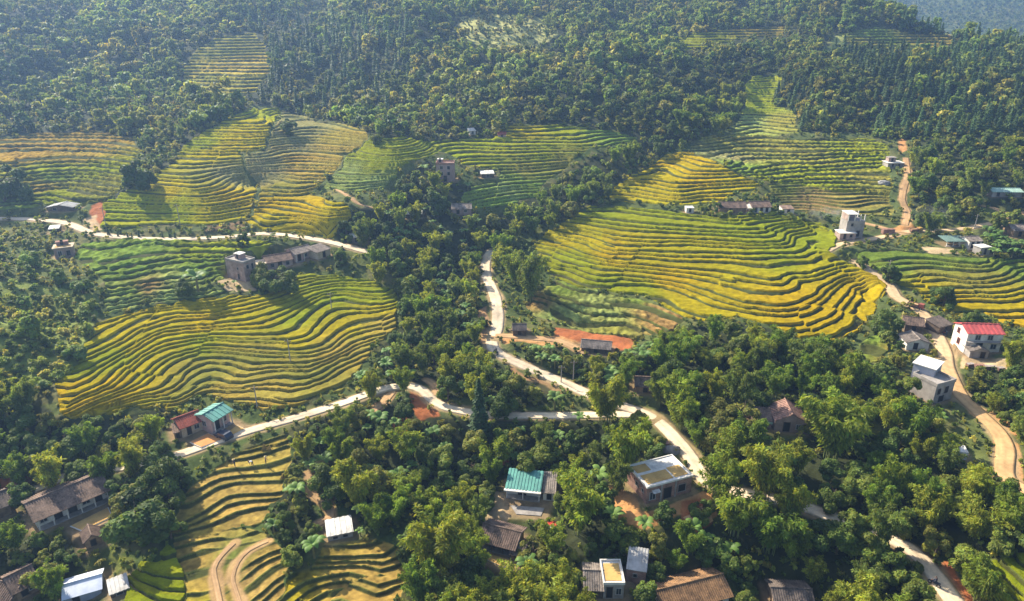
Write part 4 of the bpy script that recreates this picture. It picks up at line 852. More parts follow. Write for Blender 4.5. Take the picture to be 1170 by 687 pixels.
house('open shed with a flat dark green sheet roof by the dirt yard', (1081,282), (1104,282), 4.0, 1.6, 'mono', .3, .4, None, 'tin_dull', rib=.6, posts=4, name='shed', cat='shed', short='the dark green sheet shed')
house('small white house with two dark doors and a grey roof near the dark green shed', (1106,284.5), (1120,284), 4.2, 2.3, 'gable', .7, .3, 'plaster', 'tile_grey', openings=[('f',.28,1.1,.8,1.9,D_),('f',.72,1.1,.8,1.9,D_)])
house('little flat-roofed block hut at the end of the small white house', (1119,292), (1130,291), 2.6, 2.2, 'flat', over=.2, wall='conc', rm='conc_white', parapet=0, openings=[('f',.5,1.0,.7,1.6,D_)], name='hut', cat='hut')
house('brown roofed house beside the upper dirt road at the picture edge', (1157,271), (1182,271), 5, 2.0, 'gable', 1.0, .4, 'mud', 'tile_grey', openings=[('f',.3,1,.9,1.7,D_)])
house('long shed with a pale green tin roof under the wooded slope', (1133,225), (1167,225.5), 4.6, 1.7, 'gable', .6, .4, 'conc', 'tin_paleg', rib=.6, openings=[('f',.2,.9,.9,1.5,D_),('f',.6,1,1.0,.8,W_)], name='shed', cat='shed', short='the pale green tin shed')
house('small stepped grey hut with two levels at the top of the red dirt track', (1014,192), (1032,192), 4.0, 1.7, 'flat', over=.3, wall='conc', rm='conc_white', parapet=0, openings=[('f',.3,.9,.8,1.1,O_),('f',.7,.9,.8,1.1,O_)], name='hut', cat='hut', short='the stepped grey hut',
  extra=roof_block('upper_room', -.15, .15, 2.6, 2.2, 1.5, 'lilac', 'conc'))
house('pinkish two-storey block house with a small stair tower on its flat roof', (260.5,317), (281,322), 3.8, 4.8, 'flat', over=.05, wall='brick_pale', rm='conc', parapet=.3, openings=[('f',.65,3.1,.6,.7,O_),('f',.65,1.0,.7,1.4,O_),('r',.3,3.6,.8,1.0,O_),('r',.7,3.4,.7,1.5,O_),('r',.6,1.0,.8,1.9,D_)], name='two_storey_house',
  extra=roof_block('stair_tower', -.05, .1, 2.0, 1.7, 1.3, 'lilac', 'conc_white'), short='the pinkish two-storey block house')
house('low flat-roofed brick room joined to the pinkish two-storey house', (293,312), (305,310), 3.4, 2.1, 'flat', over=.2, wall='brick_pale', rm='cream', parapet=0, openings=[('f',.6,1.1,.8,.9,O_)], name='shed', cat='shed')
house('long house with faded pink-brown tiles between the block house and the grey roof', (306,309), (335,304), 5.4, 2.0, 'gable', 1.0, .3, 'brick_pale', 'tile_brown', openings=[('f',.2,1.1,.9,1.0,O_),('f',.5,1,1.0,1.8,D_),('f',.8,1.1,.9,1.0,O_)])
house('grey roofed house with a shaded porch below the upper road', (339,301), (358,296), 5.0, 2.6, 'gable', .8, .4, 'pink', 'tile_grey', openings=[('f',.3,1.1,.9,2,D_),('f',.7,1.3,.9,1,W_),('l',.5,1.4,.9,1,W_)], veranda=1.0, posts=3, short='the grey roofed house by the upper road')
house('ochre walled house with a mono-pitch roof beside the porch house', (363,297), (378,292), 4.0, 2.0, 'mono', .6, .3, 'cream', 'tile_grey', openings=[('f',.5,1,.9,1.7,D_)])
house('small flat-roofed brick house below the upper road with grain on its roof', (63.5,296), (85,293.5), 3.4, 2.7, 'flat', over=.25, wall='lilac', rm='cream', parapet=0, openings=[('f',.3,1.2,.9,1.5,W_),('f',.75,1.2,.9,1.4,O_),('l',.5,1.5,.8,.8,W_)], name='flat_roof_house', extra=roof_block('roof_room', -.05, .2, 2.6, 1.2, .9, 'brick', 'brick'), short='the small flat-roofed brick house')
house('low grey tin shed above the upper road near the red cut', (54,241), (84,241), 4.0, 1.0, 'gable', .7, .2, 'wood', 'tin_grey', flip=True, openings=[('f',.3,.5,1.2,.8,O_)], name='shed', cat='shed')
house('tiny grey shelter among bushes below the upper road', (57,267), (68,266), 2.6, 1.2, 'mono', .3, .2, 'wood', 'tin_grey', openings=[('f',.5,.6,.8,.8,O_)], name='shelter', cat='shelter')
house('white flat-roofed shed right beside the upper road under tall trees', (399,277.5), (416,277), 3.6, 1.5, 'flat', over=.25, wall='conc', rm='conc_white', parapet=0, openings=[('f',.5,.8,1.0,1.3,O_)], name='shed', cat='shed')
house('white sheet-roofed shelter hidden in the trees above the upper road', (463,249.5), (482,249), 3.6, 1.2, 'mono', .3, .2, 'wood', 'tin_white', openings=[('f',.5,.6,1.4,.9,O_)], name='shelter', cat='shelter')
house('wide house with a weathered grey tile roof below the long green terraces', (517,245.5), (538.5,245), 4.6, 1.8, 'gable', .9, .3, 'lilac', 'tile_grey', openings=[('f',.3,1,.9,1.6,D_),('f',.7,1.1,.9,.9,W_)], short='the weathered grey tile roof')
house('narrow three-storey pinkish house standing in the green terraces', (499,208), (519,208), 4.4, 5.6, 'flat', over=.1, wall='lilac', rm='tile_pink', parapet=.4, openings=[('f',.3,4.6,.9,1.1,W_),('f',.7,4.6,.9,1.1,O_),('f',.3,2.7,.9,1.1,W_),('f',.7,2.7,.9,1.1,O_),('f',.5,1,1,1.9,D_)], name='three_storey_house', short='the three-storey house',
  extra=roof_block('roof_room', -.3, .1, 1.6, 1.6, 1.1, 'lilac', 'conc_white'))
house('small white-roofed shed next to the three-storey house', (550,203.5), (564.5,203), 3.2, 1.3, 'mono', .4, .2, 'wood', 'tin_white', openings=[('f',.5,.7,.9,.9,O_)], name='shed', cat='shed')
house('tiny white roof gleaming at the foot of the dark wood', (536.5,154), (543.5,153.6), 2.6, 1.3, 'mono', .6, .2, 'plaster', 'tin_white', openings=[('f',.5,.7,.7,1,D_)], name='hut', cat='hut')
house('small pinkish hut at the wood edge above the long green terraces', (569,158), (578,158), 3.0, 1.3, 'gable', .6, .2, 'pink', 'tile_red', openings=[('f',.5,.7,.7,1,D_)], name='hut', cat='hut')
house('long brown tiled house at the top edge of the golden hill', (823,243), (852,243), 5, 1.6, 'gable', 1.1, .35, 'mud', 'tile_brown', openings=[('f',.4,.9,1,1.5,D_)], short='the long brown house above the golden hill')
house('brown house with white striped wall at the top edge of the golden hill', (859,243.5), (880,243), 5, 1.9, 'gable', 1.0, .35, 'plaster', 'tile_brown', openings=[('f',.2,1,.8,1.6,D_),('f',.5,1,.8,1.6,D_),('f',.8,1,.8,1.6,D_)])
house('small white box hut at the corner between the knoll and the golden hill', (784,243.5), (792.5,243.5), 2.4, 1.5, 'flat', over=.1, wall='plaster', rm='conc_white', parapet=0, openings=[('f',.5,.8,.6,1.2,D_)], name='hut', cat='hut')
house('low ruined hut with pale broken walls beside the brown houses', (894,244.5), (907,244.5), 3.4, 1.5, 'mono', .4, .1, 'plaster', 'tile_brown', openings=[('f',.5,.8,.8,1.2,D_)], name='hut', cat='hut')
house('long low shed with a grey roof below the red cut bank', (664,402), (697,405), 3.6, 1.2, 'gable', 1.0, .25, 'wood', 'tile_grey', openings=[('f',.5,.6,.9,1.0,D_),('r',.5,.8,1.0,1.3,D_)], name='shed', cat='shed', short='the long grey shed under the red bank')
house('brown tiled hut between bamboo and the lower road', (726,449), (748,450), 4.2, 1.6, 'gable', .9, .3, 'mud', 'tile_brown', openings=[('f',.5,.9,.9,1.4,D_)], name='hut', cat='hut')
house('small dark thatched hut beside the winding road under the vegetable strips', (586,383), (601,383), 3.0, 1.2, 'gable', .9, .2, 'wood', 'tile_dark', openings=[('f',.5,.6,.8,1.1,D_)], name='hut', cat='hut')
house('small gabled house with a mossy brown roof at the lower corner', (20,687), (45,674), 4.6, 1.8, 'gable', 1.2, .45, 'mud', 'tile_brown', openings=[('f',.4,1,.9,1.6,D_),('f',.75,1.1,.8,.8,W_)], short='the mossy brown corner house')
house('side wing with a brown roof attached to the mossy corner house', (-8,690), (14,694), 4.0, 1.3, 'gable', .9, .3, 'mud', 'tile_brown', openings=[('f',.5,.8,.8,1.2,D_)], name='shed', cat='shed')
house('shed covered with a creased white tarpaulin with blue shade painted in', (76,693), (117,681), 4.0, 1.5, 'gable', .7, .3, 'blue', 'tarp_shade', rib=0, openings=[('f',.3,.8,1.0,1.3,O_)], name='tarp_shed', cat='shed', short='the white tarpaulin shed')
house('low lean-to of grey sheets next to the white tarpaulin shed', (127,684), (148,676), 2.8, .7, 'mono', .35, .15, 'wood', 'tin_grey', rib=.5, name='shed', cat='shed', openings=[('f',.5,.35,.9,.5,O_)])
house('small brown tiled hut below the grain-covered yard of the long farmhouse', (99,628), (117,621), 2.8, 1.4, 'gable', .8, .25, 'mud', 'tile_brown', flip=True, openings=[('f',.5,.8,.8,1.2,D_)], name='hut', cat='hut')
house('brown tiled roof half sunk in the shadow at the bottom edge', (886,702), (928,704), 5.0, 1.6, 'gable', 1.0, .4, 'mud', 'tile_dark', openings=[('f',.5,.9,.9,1.5,D_)])
house('white concrete tank hut with a dark hatch among orange earth', (1089,524), (1104,526), 2.2, 1.3, 'flat', over=.05, wall='plaster', rm='conc_white', parapet=.12, openings=[('f',.5,.7,.5,.7,D_)], name='tank_hut', cat='water tank')
house('grey roofed house cut by the picture edge beside the lower road', (-14,598), (14,587), 5.0, 2.0, 'gable', 1.1, .4, 'mud', 'tile_dark', openings=[('r',.5,1.1,.8,.9,W_)])

# drying yards: flat slabs with grain spread on them
YARDS = [('concrete yard covered with orange rice grain in front of the long farmhouse', [(80,602),(124,580),(129,591),(94,608)], 'grain'),
 ('square yard of reddish rice grain beside the lower road', [(216.5,506),(238,495.5),(255,502.5),(230,512)], 'grain_red'),
 ('narrow strip of yellow rice grain by the teal green roof', [(258,496.5),(271,486.5),(280,490.5),(263,499)], 'grain'),
 ('pale cement yard before the bright green sheet roof', [(583,578),(622,581),(618,590),(590,588)], None),
 ('ochre grain yard in front of the brown farmhouse', [(553,632),(585,641),(576,650),(556,640)], 'grain')]
for l, q, g in YARDS:
    pts = [hit1(*p) for p in q]; z = np.mean([p[2] for p in pts]); P = np.array([at_z(a, b, np.array(z)) for a, b in q])
    u = P[1]-P[0]; c = P.mean(0)
    PADS.append(dict(c=c[:2], yaw=math.atan2(u[1], u[0]), L=np.linalg.norm(u), D=np.linalg.norm(P[3]-P[0]), z=z, m=1.6))
def build_yards():
    for l, q, g in YARDS:
        pts = [hit1(*p) for p in q]; z = np.mean([p[2] for p in pts]); P = np.array([at_z(a, b, np.array(z)) for a, b in q]); c = P.mean(0)
        root = thing('drying_yard', l, 'drying yard', (c[0], c[1], z), 0)
        s = MB(); s.prism([(p[0]-c[0], p[1]-c[1], -.15) for p in P], (0, 0, 0), (0, 0, .27)); s.build('slab', M['conc_white' if g else 'conc'], root)
        if g:
            s = MB(); s.prism([((p[0]-c[0])*.94, (p[1]-c[1])*.94, .124) for p in P], (0, 0, 0), (0, 0, .05)); s.build('grain', M[g], root)
def roof_grain():
    for s in HOUSES:
        f = s['f']; rects = []
        if s['label'].startswith('unfinished single'): rects = [(.06,.62,.10,.50,'grain','ochre grain spread over the front of the unfinished brick roof'),(.66,.95,.10,.55,'grain','ochre grain square at the road end of the unfinished brick roof'),(.05,.35,.62,.93,'grain','ochre grain heap at the back corner of the unfinished brick roof')]
        if s['label'].startswith('narrow house whose'): rects = [(.10,.90,.12,.88,'grain','rows of yellow grain drying on the narrow flat roof')]
        if s['label'].startswith('small flat-roofed brick house'): rects = [(.08,.92,.08,.45,'grain','pale orange grain drying on the small flat roof below the upper road')]
        for x0, x1, y0, y1, m, l in rects:
            b = MB(); z = s['h']+.163
            b.obox((-f['L']/2+f['L']*x0, -f['D']/2+f['D']*y0, z+.006), (f['L']*(x1-x0), 0, 0), (0, f['D']*(y1-y0), 0), (0, 0, .06))
            o = b.build('drying_grain', M[m]); o.location = (f['c'][0], f['c'][1], f['z']); o.rotation_euler = (0, 0, f['yaw']); tag(o, l, 'grain')
        if s['label'].startswith('unfinished single'):
            b = MB(); z = s['h']+.163
            b.obox((f['L']*-.1, f['D']*.12, z+.006), (f['L']*.3, 0, 0), (0, f['D']*.3, 0), (0, 0, .03)); o = b.build('plastic_sheet', M['tin_white']); o.location = (f['c'][0], f['c'][1], f['z']); o.rotation_euler = (0, 0, f['yaw']); tag(o, 'white plastic sheet lying on the unfinished brick roof', 'plastic sheet')

# ------------------------------------------------------------------ vehicles, people and small things
GZ = None
def ground_at(px, py):
    p = hit1(px, py); return np.array([p[0], p[1], GZ(p[0], p[1])])
def wheel(root, x, y, r, w, name='wheel'):
    m = MB(); m.tube([(x, y-w/2, r), (x, y+w/2, r)], r, 14); o = m.build(name, M['rubber'], root)
    m = MB(); m.tube([(x, y-w/2-.01, r), (x, y+w/2+.01, r)], r*.55, 10); m.build('rim', M['metal'], o)
def motorbike(p, yaw, label, paint='paint_red', group=None):
    root = thing('motorbike', label, 'motorbike', p, yaw, group)
    for x in (-.62, .62): wheel(root, x, 0, .3, .1)
    m = MB(); m.prism([(-.75,0,.55),(-.3,0,.42),(.25,0,.42),(.5,0,.75),(.38,0,.86),(.1,0,.62),(-.35,0,.7),(-.8,0,.72)], (0,-.11,0), (0,.11,0)); m.build('body', M[paint], root)
    m = MB(); m.prism([(-.75,0,.72),(-.3,0,.7),(.12,0,.66),(.12,0,.74),(-.3,0,.8),(-.75,0,.82)], (0,-.14,0), (0,.14,0)); m.build('seat', M['cloth_dark'], root)
    m = MB(); m.tube([(.46,0,.8),(.40,0,1.0)], .03, 6); m.tube([(.36,-.34,1.02),(.42,0,1.0),(.36,.34,1.02)], .022, 6); m.build('handlebar', M['metal'], root)
    m = MB(); m.box(.52, 0, .86, .08, .16, .14); m.build('headlight', M['lamp'], root)
    m = MB(); m.tube([(.62,0,.3),(.46,0,.82)], .035, 6); m.build('front_fork', M['metal'], root)
    m = MB(); m.tube([(-.62,0,.3),(-.3,0,.42)], .03, 6); m.build('swing_arm', M['metal'], root)
    return root
def small_car(p, yaw, label):
    root = thing('car', label, 'car', p, yaw)
    m = MB(); m.prism([(-1.8,0,.35),(1.8,0,.35),(1.85,0,.72),(1.0,0,.86),(.45,0,1.36),(-1.2,0,1.4),(-1.75,0,.9)], (0,-.78,0), (0,.78,0)); m.build('body', M['paint_dark'], root)
    m = MB(); m.prism([(.98,0,.88),(.46,0,1.32),(.43,0,1.33),(.94,0,.88)], (0,-.7,.02), (0,.7,.02)); m.build('windscreen', M['glass'], root)
    for s in (-1, 1):
        m = MB(); m.prism([(.8,0,.88),(.38,0,1.28),(-1.15,0,1.32),(-1.55,0,.92)], (0,s*.783,0), (0,s*.80,0)); m.build('side_window', M['glass'], root)
        for x in (-1.15, 1.15): wheel(root, x, s*.72, .31, .2)
        m = MB(); m.box(1.84, s*.55, .66, .06, .3, .13); m.build('headlight', M['lamp'], root)
    return root
def truck(p, yaw, label, paint='paint_red', group=None):
    root = thing('tipper_truck', label, 'truck', p, yaw, group)
    root.scale = (.72,)*3
    m = MB(); m.prism([(1.0,0,.5),(2.6,0,.5),(2.65,0,1.2),(2.45,0,2.0),(1.0,0,2.05)], (0,-.9,0), (0,.9,0)); m.build('cab', M[paint], root)
    m = MB(); m.prism([(2.655,0,1.25),(2.47,0,1.9),(2.49,0,1.9),(2.675,0,1.25)], (0,-.75,0), (0,.75,0)); m.build('windscreen', M['glass'], root)
    m = MB(); m.box(-.1, 0, .62, 5.2, .8, .2); m.build('chassis', M['cloth_dark'], root)
    m = MB(); m.obox((-2.6,-1,.8),(3.4,0,0),(0,2,0),(0,0,.1))
    m.obox((-2.6,-1,.905),(3.4,0,0),(0,.08,0),(0,0,.75)); m.obox((-2.6,.92,.905),(3.4,0,0),(0,.08,0),(0,0,.75)); m.obox((.72,-.915,.905),(.08,0,0),(0,1.83,0),(0,0,.95)); m.obox((-2.6,-.915,.905),(.08,0,0),(0,1.83,0),(0,0,.7)); m.build('tipper_bed', M['rust'], root)
    m = MB(); m.obox((-2.5,-.9,.91),(3.1,0,0),(0,1.8,0),(0,0,.5)); m.build('load', M['path'], root)
    for s in (-1, 1):
        for x in (-1.6, 1.75): wheel(root, x, s*.8, .42, .3)
        m = MB(); m.box(2.66, s*.6, .85, .05, .3, .18); m.build('headlight', M['lamp'], root)
    return root
def person(p, yaw, label, joints, shirt, trousers, hat=None, group=None):
    """joints: skeleton points of the pose in metres; one skinned body, clothes as materials of the body's own mesh"""
    J = joints
    order = [('pelvis', None, .145), ('waist', 'pelvis', .13), ('chest', 'waist', .155), ('neck', 'chest', .065), ('jaw', 'neck', .085), ('head', 'jaw', .105), ('crown', 'head', .075)]
    for s in 'lr':
        order += [('shoulder_'+s, 'chest', .08), ('elbow_'+s, 'shoulder_'+s, .052), ('wrist_'+s, 'elbow_'+s, .036), ('palm_'+s, 'wrist_'+s, .040), ('fist_'+s, 'palm_'+s, .028),
                  ('hip_'+s, 'pelvis', .105), ('knee_'+s, 'hip_'+s, .07), ('ankle_'+s, 'knee_'+s, .045), ('toe_'+s, 'ankle_'+s, .04)]
    for s in 'lr':
        pv = np.array(J['wrist_'+s]); el = np.array(J['elbow_'+s]); d = (pv-el)/np.linalg.norm(pv-el); J['palm_'+s] = tuple(pv+d*.07); J['fist_'+s] = tuple(pv+d*.15)
    ix = {n: i for i, (n, _, _) in enumerate(order)}
    me = bpy.data.meshes.new('person'); me.from_pydata([J[n] for n, _, _ in order], [(ix[b], i) for i, (n, b, _) in enumerate(order) if b], [])
    o = link_obj('person', me)
    sk = o.modifiers.new('skin', 'SKIN'); sd = o.modifiers.new('sub', 'SUBSURF'); sd.levels = sd.render_levels = 1
    for i, (n, _, r) in enumerate(order):
        v = me.skin_vertices[0].data[i]; v.radius = (r, r*(.8 if n in ('chest', 'waist') else 1)); v.use_root = (n == 'pelvis')
    dg = bpy.context.evaluated_depsgraph_get(); nm = bpy.data.meshes.new_from_object(o.evaluated_get(dg))
    o.modifiers.clear(); o.data = nm
    nm.materials.clear()
    for m in ('skin', shirt, trousers, 'hair'): nm.materials.append(M[m])
    P = np.array([J[n] for n, _, _ in order])
    grp = {}
    for n in ix:
        b = n.split('_')[0]
        grp[n] = {'pelvis': 2, 'hip': 2, 'knee': 2, 'waist': 1, 'chest': 1, 'shoulder': 1, 'elbow': 1, 'crown': 3}.get(b, 0)
    names = [n for n, _, _ in order]
    for f in nm.polygons:
        c = np.array(f.center); k = int(np.argmin(((P-c)**2).sum(1))); f.material_index = grp[names[k]]; f.use_smooth = True
    o.location = p; o.rotation_euler = (0, 0, yaw); tag(o, label, 'person', group)
    h = np.array(J['head']); fw = h-np.array(J['jaw']); fw = fw/np.linalg.norm(fw)
    n = MB(); n.tube([h+np.array([.09, 0, -.02]), h+np.array([.125, 0, -.045])], [.012, .02], 5); n.build('nose', M['skin'], o)
    if hat:
        n = MB(); k = 16; c = h+fw*.05; a = np.cross(fw, (0, 1, 0)); a /= np.linalg.norm(a); b = np.cross(fw, a)
        vs = [c+fw*.17]+[c-fw*.02+.27*(a*math.cos(2*math.pi*i/k)+b*math.sin(2*math.pi*i/k)) for i in range(k)]
        n.add(vs, [(0, 1+i, 1+(i+1) % k) for i in range(k)]); n.build('conical_hat', M[hat], o)
    return o
def pose_stand():
    return dict(pelvis=(0,0,.88), waist=(.02,0,1.05), chest=(.05,0,1.26), neck=(.07,0,1.42), jaw=(.10,0,1.48), head=(.11,0,1.56), crown=(.10,0,1.64),
      shoulder_l=(.05,.18,1.33), elbow_l=(.10,.24,1.05), wrist_l=(.28,.2,.95), shoulder_r=(.05,-.18,1.33), elbow_r=(.12,-.24,1.06), wrist_r=(.32,-.14,.98),
      hip_l=(0,.1,.84), knee_l=(.06,.12,.46), ankle_l=(-.02,.13,.07), toe_l=(.12,.14,.04), hip_r=(0,-.1,.84), knee_r=(.03,-.12,.46), ankle_r=(-.05,-.13,.07), toe_r=(.09,-.14,.04))
def pose_bend():
    return dict(pelvis=(0,0,.82), waist=(.14,0,.90), chest=(.36,0,.94), neck=(.52,0,.92), jaw=(.58,0,.88), head=(.66,0,.86), crown=(.74,0,.84),
      shoulder_l=(.40,.18,.90), elbow_l=(.46,.2,.62), wrist_l=(.52,.14,.38), shoulder_r=(.40,-.18,.90), elbow_r=(.48,-.2,.62), wrist_r=(.58,-.12,.38),
      hip_l=(0,.1,.80), knee_l=(.08,.13,.44), ankle_l=(-.03,.15,.07), toe_l=(.11,.16,.04), hip_r=(0,-.1,.80), knee_r=(.04,-.13,.44), ankle_r=(-.08,-.15,.07), toe_r=(.06,-.16,.04))
def pose_ride():
    return dict(pelvis=(-.2,0,.93), waist=(-.18,0,1.08), chest=(-.10,0,1.30), neck=(-.05,0,1.45), jaw=(-.01,0,1.51), head=(0,0,1.59), crown=(-.02,0,1.67),
      shoulder_l=(-.09,.18,1.36), elbow_l=(.10,.26,1.16), wrist_l=(.28,.3,1.06), shoulder_r=(-.09,-.18,1.36), elbow_r=(.10,-.26,1.16), wrist_r=(.28,-.3,1.06),
      hip_l=(-.17,.11,.9), knee_l=(.22,.2,.72), ankle_l=(.08,.2,.36), toe_l=(.22,.2,.32), hip_r=(-.17,-.11,.9), knee_r=(.22,-.2,.72), ankle_r=(.08,-.2,.36), toe_r=(.22,-.2,.32))
def small_things():
    q = ground_at
    person(q(269,534), R(200), 'farmer standing in dark clothes on the harvested terrace', pose_stand(), 'cloth_dark', 'cloth_dark', 'straw')
    person(q(289,533), R(170), 'farmer in a pale shirt bending low to cut rice on the harvested terrace', pose_bend(), 'cloth_white', 'cloth_dark', 'straw')
    person(q(304,531), R(20), 'farmer in a pink top standing further along the harvested terrace', pose_stand(), 'cloth_pink', 'cloth_dark', 'straw')
    for (x, y, l) in [(302,512,'tied heap of cut rice stalks on the uppermost straw terrace'), (308,514,'smaller heap of cut rice stalks on the uppermost straw terrace'), (323,546,'heap of cut rice stalks at the end of a straw terrace')]:
        c = q(x, y); m = MB()
        for k in range(26):
            a = random.uniform(0, 6.28); b = random.uniform(.1, .7); e = random.uniform(.6, 1.1)
            m.tube([(b*math.cos(a), b*math.sin(a), .05), (b*.3*math.cos(a+.4), b*.3*math.sin(a+.4), e*.8), (b*.8*math.cos(a+.9), b*.8*math.sin(a+.9), e)], [.06, .05, .02], 4)
        o = m.build('rice_sheaf', M['bundle']); o.location = c; tag(o, l, 'sheaf')
    p = q(566.5, 406); p[2] += .04
    motorbike(p, R(130), 'motorbike ridden along the bend of the winding road', 'paint_dark')
    person(p, R(130), 'rider in dark clothes on the winding road', pose_ride(), 'cloth_dark', 'cloth_dark')
    p = q(1066, 672); p[2] += .05
    motorbike(p, R(125), 'motorbike on the pale road beside the bright red cut', 'paint_dark')
    person(p, R(125), 'rider in a dark jacket beside the bright red cut', pose_ride(), 'cloth_dark', 'cloth_dark')
    for x, y, l, c in [(1078,381,'red motorbike parked against the white gable end','paint_red'), (1081,383,'dark blue motorbike parked against the white gable end','paint_dark')]:
        motorbike(q(x, y), R(60), l, c)
    small_car(q(256,500), R(150), 'small dark car parked beside the teal green roofed house')
    truck(q(1046,352), R(-45), 'dusty red tipper truck parked along the village road', 'paint_red')
    truck(q(1046,265), R(10), 'dusty yellow truck standing by the upper dirt road', 'paint_yel')
    # stacks of bricks, heaps and boulders
    for x, y, s, l in [(1014,267,(3.6,1.4,1.5),'long stack of dark red bricks by the upper dirt road'), (1108,418,(1.6,.9,.8),'brick stack under the kitchen of the bright red roof'), (1119,419,(2.0,.9,.7),'middle brick stack on the earth strip below the bright red roof'), (1131,421,(2.4,1,.8),'longest brick stack on the earth strip below the bright red roof'), (1143,422,(1.5,.9,.6),'outermost brick stack on the earth strip below the bright red roof'), (757,512,(2.2,1.0,.9),'brick stack behind the unfinished brick house')]:
        c = q(x, y); m = MB()
        n = 5
        for i in range(n):
            for j in range(6):
                m.box(-s[0]/2+(j+.5)*s[0]/6+random.uniform(-.03, .03), random.uniform(-.04, .04), (i+.5)*s[2]/n, s[0]/6*.94, s[1]*random.uniform(.9, 1), s[2]/n*.9)
        o = m.build('brick_stack', M['brick']); o.location = c; o.rotation_euler = (0, 0, R(random.uniform(-12, 12))); tag(o, l, 'brick stack')
    def rock(x, y, s, l, mat='stone', name='boulder', cat='boulder'):
        c = q(x, y); bm = bmesh.new(); bmesh.ops.create_icosphere(bm, subdivisions=3, radius=1)
        for v in bm.verts:
            n = float(vnoise(v.co.x*1.7+x, v.co.y*1.7+v.co.z*1.3+y)); v.co *= .75+.5*n; v.co.x *= s[0]; v.co.y *= s[1]; v.co.z *= s[2]
        me = bpy.data.meshes.new(name); bm.to_mesh(me); bm.free(); me.materials.append(M[mat]); o = link_obj(name, me); o.location = c; tag(o, l, cat)
    rock(1010, 209, (2.2, 1.4, 1.0), 'pale grey boulder at the edge of the harvested terraces')
    rock(768, 516, (1.6, 1.2, 1.1), 'heap of grey gravel behind the unfinished brick house', 'conc', 'gravel_heap', 'gravel heap')
    rock(748, 507, (1.2, 1.0, .6), 'small gravel heap between road and unfinished brick house', 'conc', 'gravel_heap', 'gravel heap')
    rock(797, 590, (2.6, 1.4, .5), 'mound of fresh orange earth in front of the unfinished brick house', 'path', 'earth_mound', 'earth mound')
    rock(632, 606, (.9, .7, .5), 'pale stone slab block beside the red cloth', 'conc_white')
    m = MB(); m.obox((-.8, -.5, .42), (1.6, 0, .1), (0, 1.0, .1), (0, 0, .04)); m.tube([(-.7, -.4, 0), (-.7, -.4, .45)], .04, 5); m.tube([(.7, .4, 0), (.7, .4, .6)], .04, 5); m.tube([(-.7, .4, 0), (-.7, .4, .5)], .04, 5); m.tube([(.7, -.4, 0), (.7, -.4, .5)], .04, 5)
    o = m.build('red_awning', M['red']); o.location = q(631, 603); tag(o, 'small red cloth awning stretched in the clearing below the bright green roof', 'awning')
    # slim utility poles
    for x, yb, yt, l in [(294,466,439,'thin utility pole in the straw-coloured paddies'), (332,415,388,'thin utility pole rising from bright green rice'), (379,355,335,'short utility pole in the upper yellow paddies'), (655,433,411,'utility pole in the dark trees by the winding road'), (641,437,417,'second utility pole by the winding road, next to dark trees'),
                         (1012.5,322,298,'utility pole beside the village road bend'), (206,258,234,'utility pole among the gold terraces above the upper road'), (121,258,238,'utility pole by the red cut of the upper road'), (1113,262,246,'leaning utility pole on the upper dirt road'), (1068,262,246,'utility pole beside smoky trees on the upper dirt road')]:
        c = q(x, yb); px, py, f = project(c); h = (yb-yt)*f/F/math.cos(R(22))
        m = MB(); m.tube([(0, 0, -.6), (.02, 0, h*.5), (.03, 0, h)], [.13, .11, .09], 7)
        root = thing('utility_pole', l, 'utility pole', c); m.build('pole', M['conc'], root)
        m = MB(); m.obox((-.7, -.05, h-.5), (1.4, 0, 0), (0, .1, 0), (0, 0, .1)); a = m.build('crossarm', M['wood'], root)
        for s in (-.6, 0, .6):
            m = MB(); m.tube([(s, 0, h-.39), (s, 0, h-.22)], .05, 6); m.build('insulator', M['frame'], a)
    # smoke from two small fires
    for (x, y, s, l, dn) in [(944, 250, (7.5, 3.0, 2.6), 'thin white smoke drifting beside the tall unfinished concrete house', .10), (1062, 256, (7.0, 4.0, 4.2), 'bluish smoke hanging in front of the trees above the upper dirt road', .035)]:
        c = q(x, y); bm = bmesh.new(); bmesh.ops.create_icosphere(bm, subdivisions=3, radius=1)
        for v in bm.verts: v.co = (v.co.x*s[0], v.co.y*s[1], v.co.z*s[2])
        me = bpy.data.meshes.new('smoke'); bm.to_mesh(me); bm.free()
        m = bpy.data.materials.new('smoke_air'); m.use_nodes = True; nt = m.node_tree; nt.nodes.remove(nt.nodes['Principled BSDF'])
        pv = nt.nodes.new('ShaderNodeVolumePrincipled'); pv.inputs['Color'].default_value = (.85, .88, .95, 1)
        tc = nt.nodes.new('ShaderNodeTexCoord'); mp = nt.nodes.new('ShaderNodeMapping'); mp.inputs['Scale'].default_value = (1/s[0], 1/s[1], 1/s[2]); nt.links.new(tc.outputs['Object'], mp.inputs[0])
        ln = nt.nodes.new('ShaderNodeVectorMath'); ln.operation = 'LENGTH'; nt.links.new(mp.outputs[0], ln.inputs[0])
        fo = nt.nodes.new('ShaderNodeMapRange'); fo.inputs[1].default_value = 1; fo.inputs[2].default_value = .2; fo.inputs[3].default_value = 0; fo.inputs[4].default_value = 1; nt.links.new(ln.outputs['Value'], fo.inputs[0])
        no = nt.nodes.new('ShaderNodeTexNoise'); no.inputs['Scale'].default_value = .45; no.inputs['Detail'].default_value = 4; nt.links.new(tc.outputs['Object'], no.inputs['Vector'])
        mr = nt.nodes.new('ShaderNodeMapRange'); mr.inputs[1].default_value = .45; mr.inputs[2].default_value = .75; mr.inputs[4].default_value = dn*2.4; nt.links.new(no.outputs[0], mr.inputs[0])
        mu = nt.nodes.new('ShaderNodeMath'); mu.operation = 'MULTIPLY'; nt.links.new(fo.outputs[0], mu.inputs[0]); nt.links.new(mr.outputs[0], mu.inputs[1]); nt.links.new(mu.outputs[0], pv.inputs['Density'])
        nt.links.new(pv.outputs[0], nt.nodes['Material Output'].inputs['Volume']); me.materials.append(m)
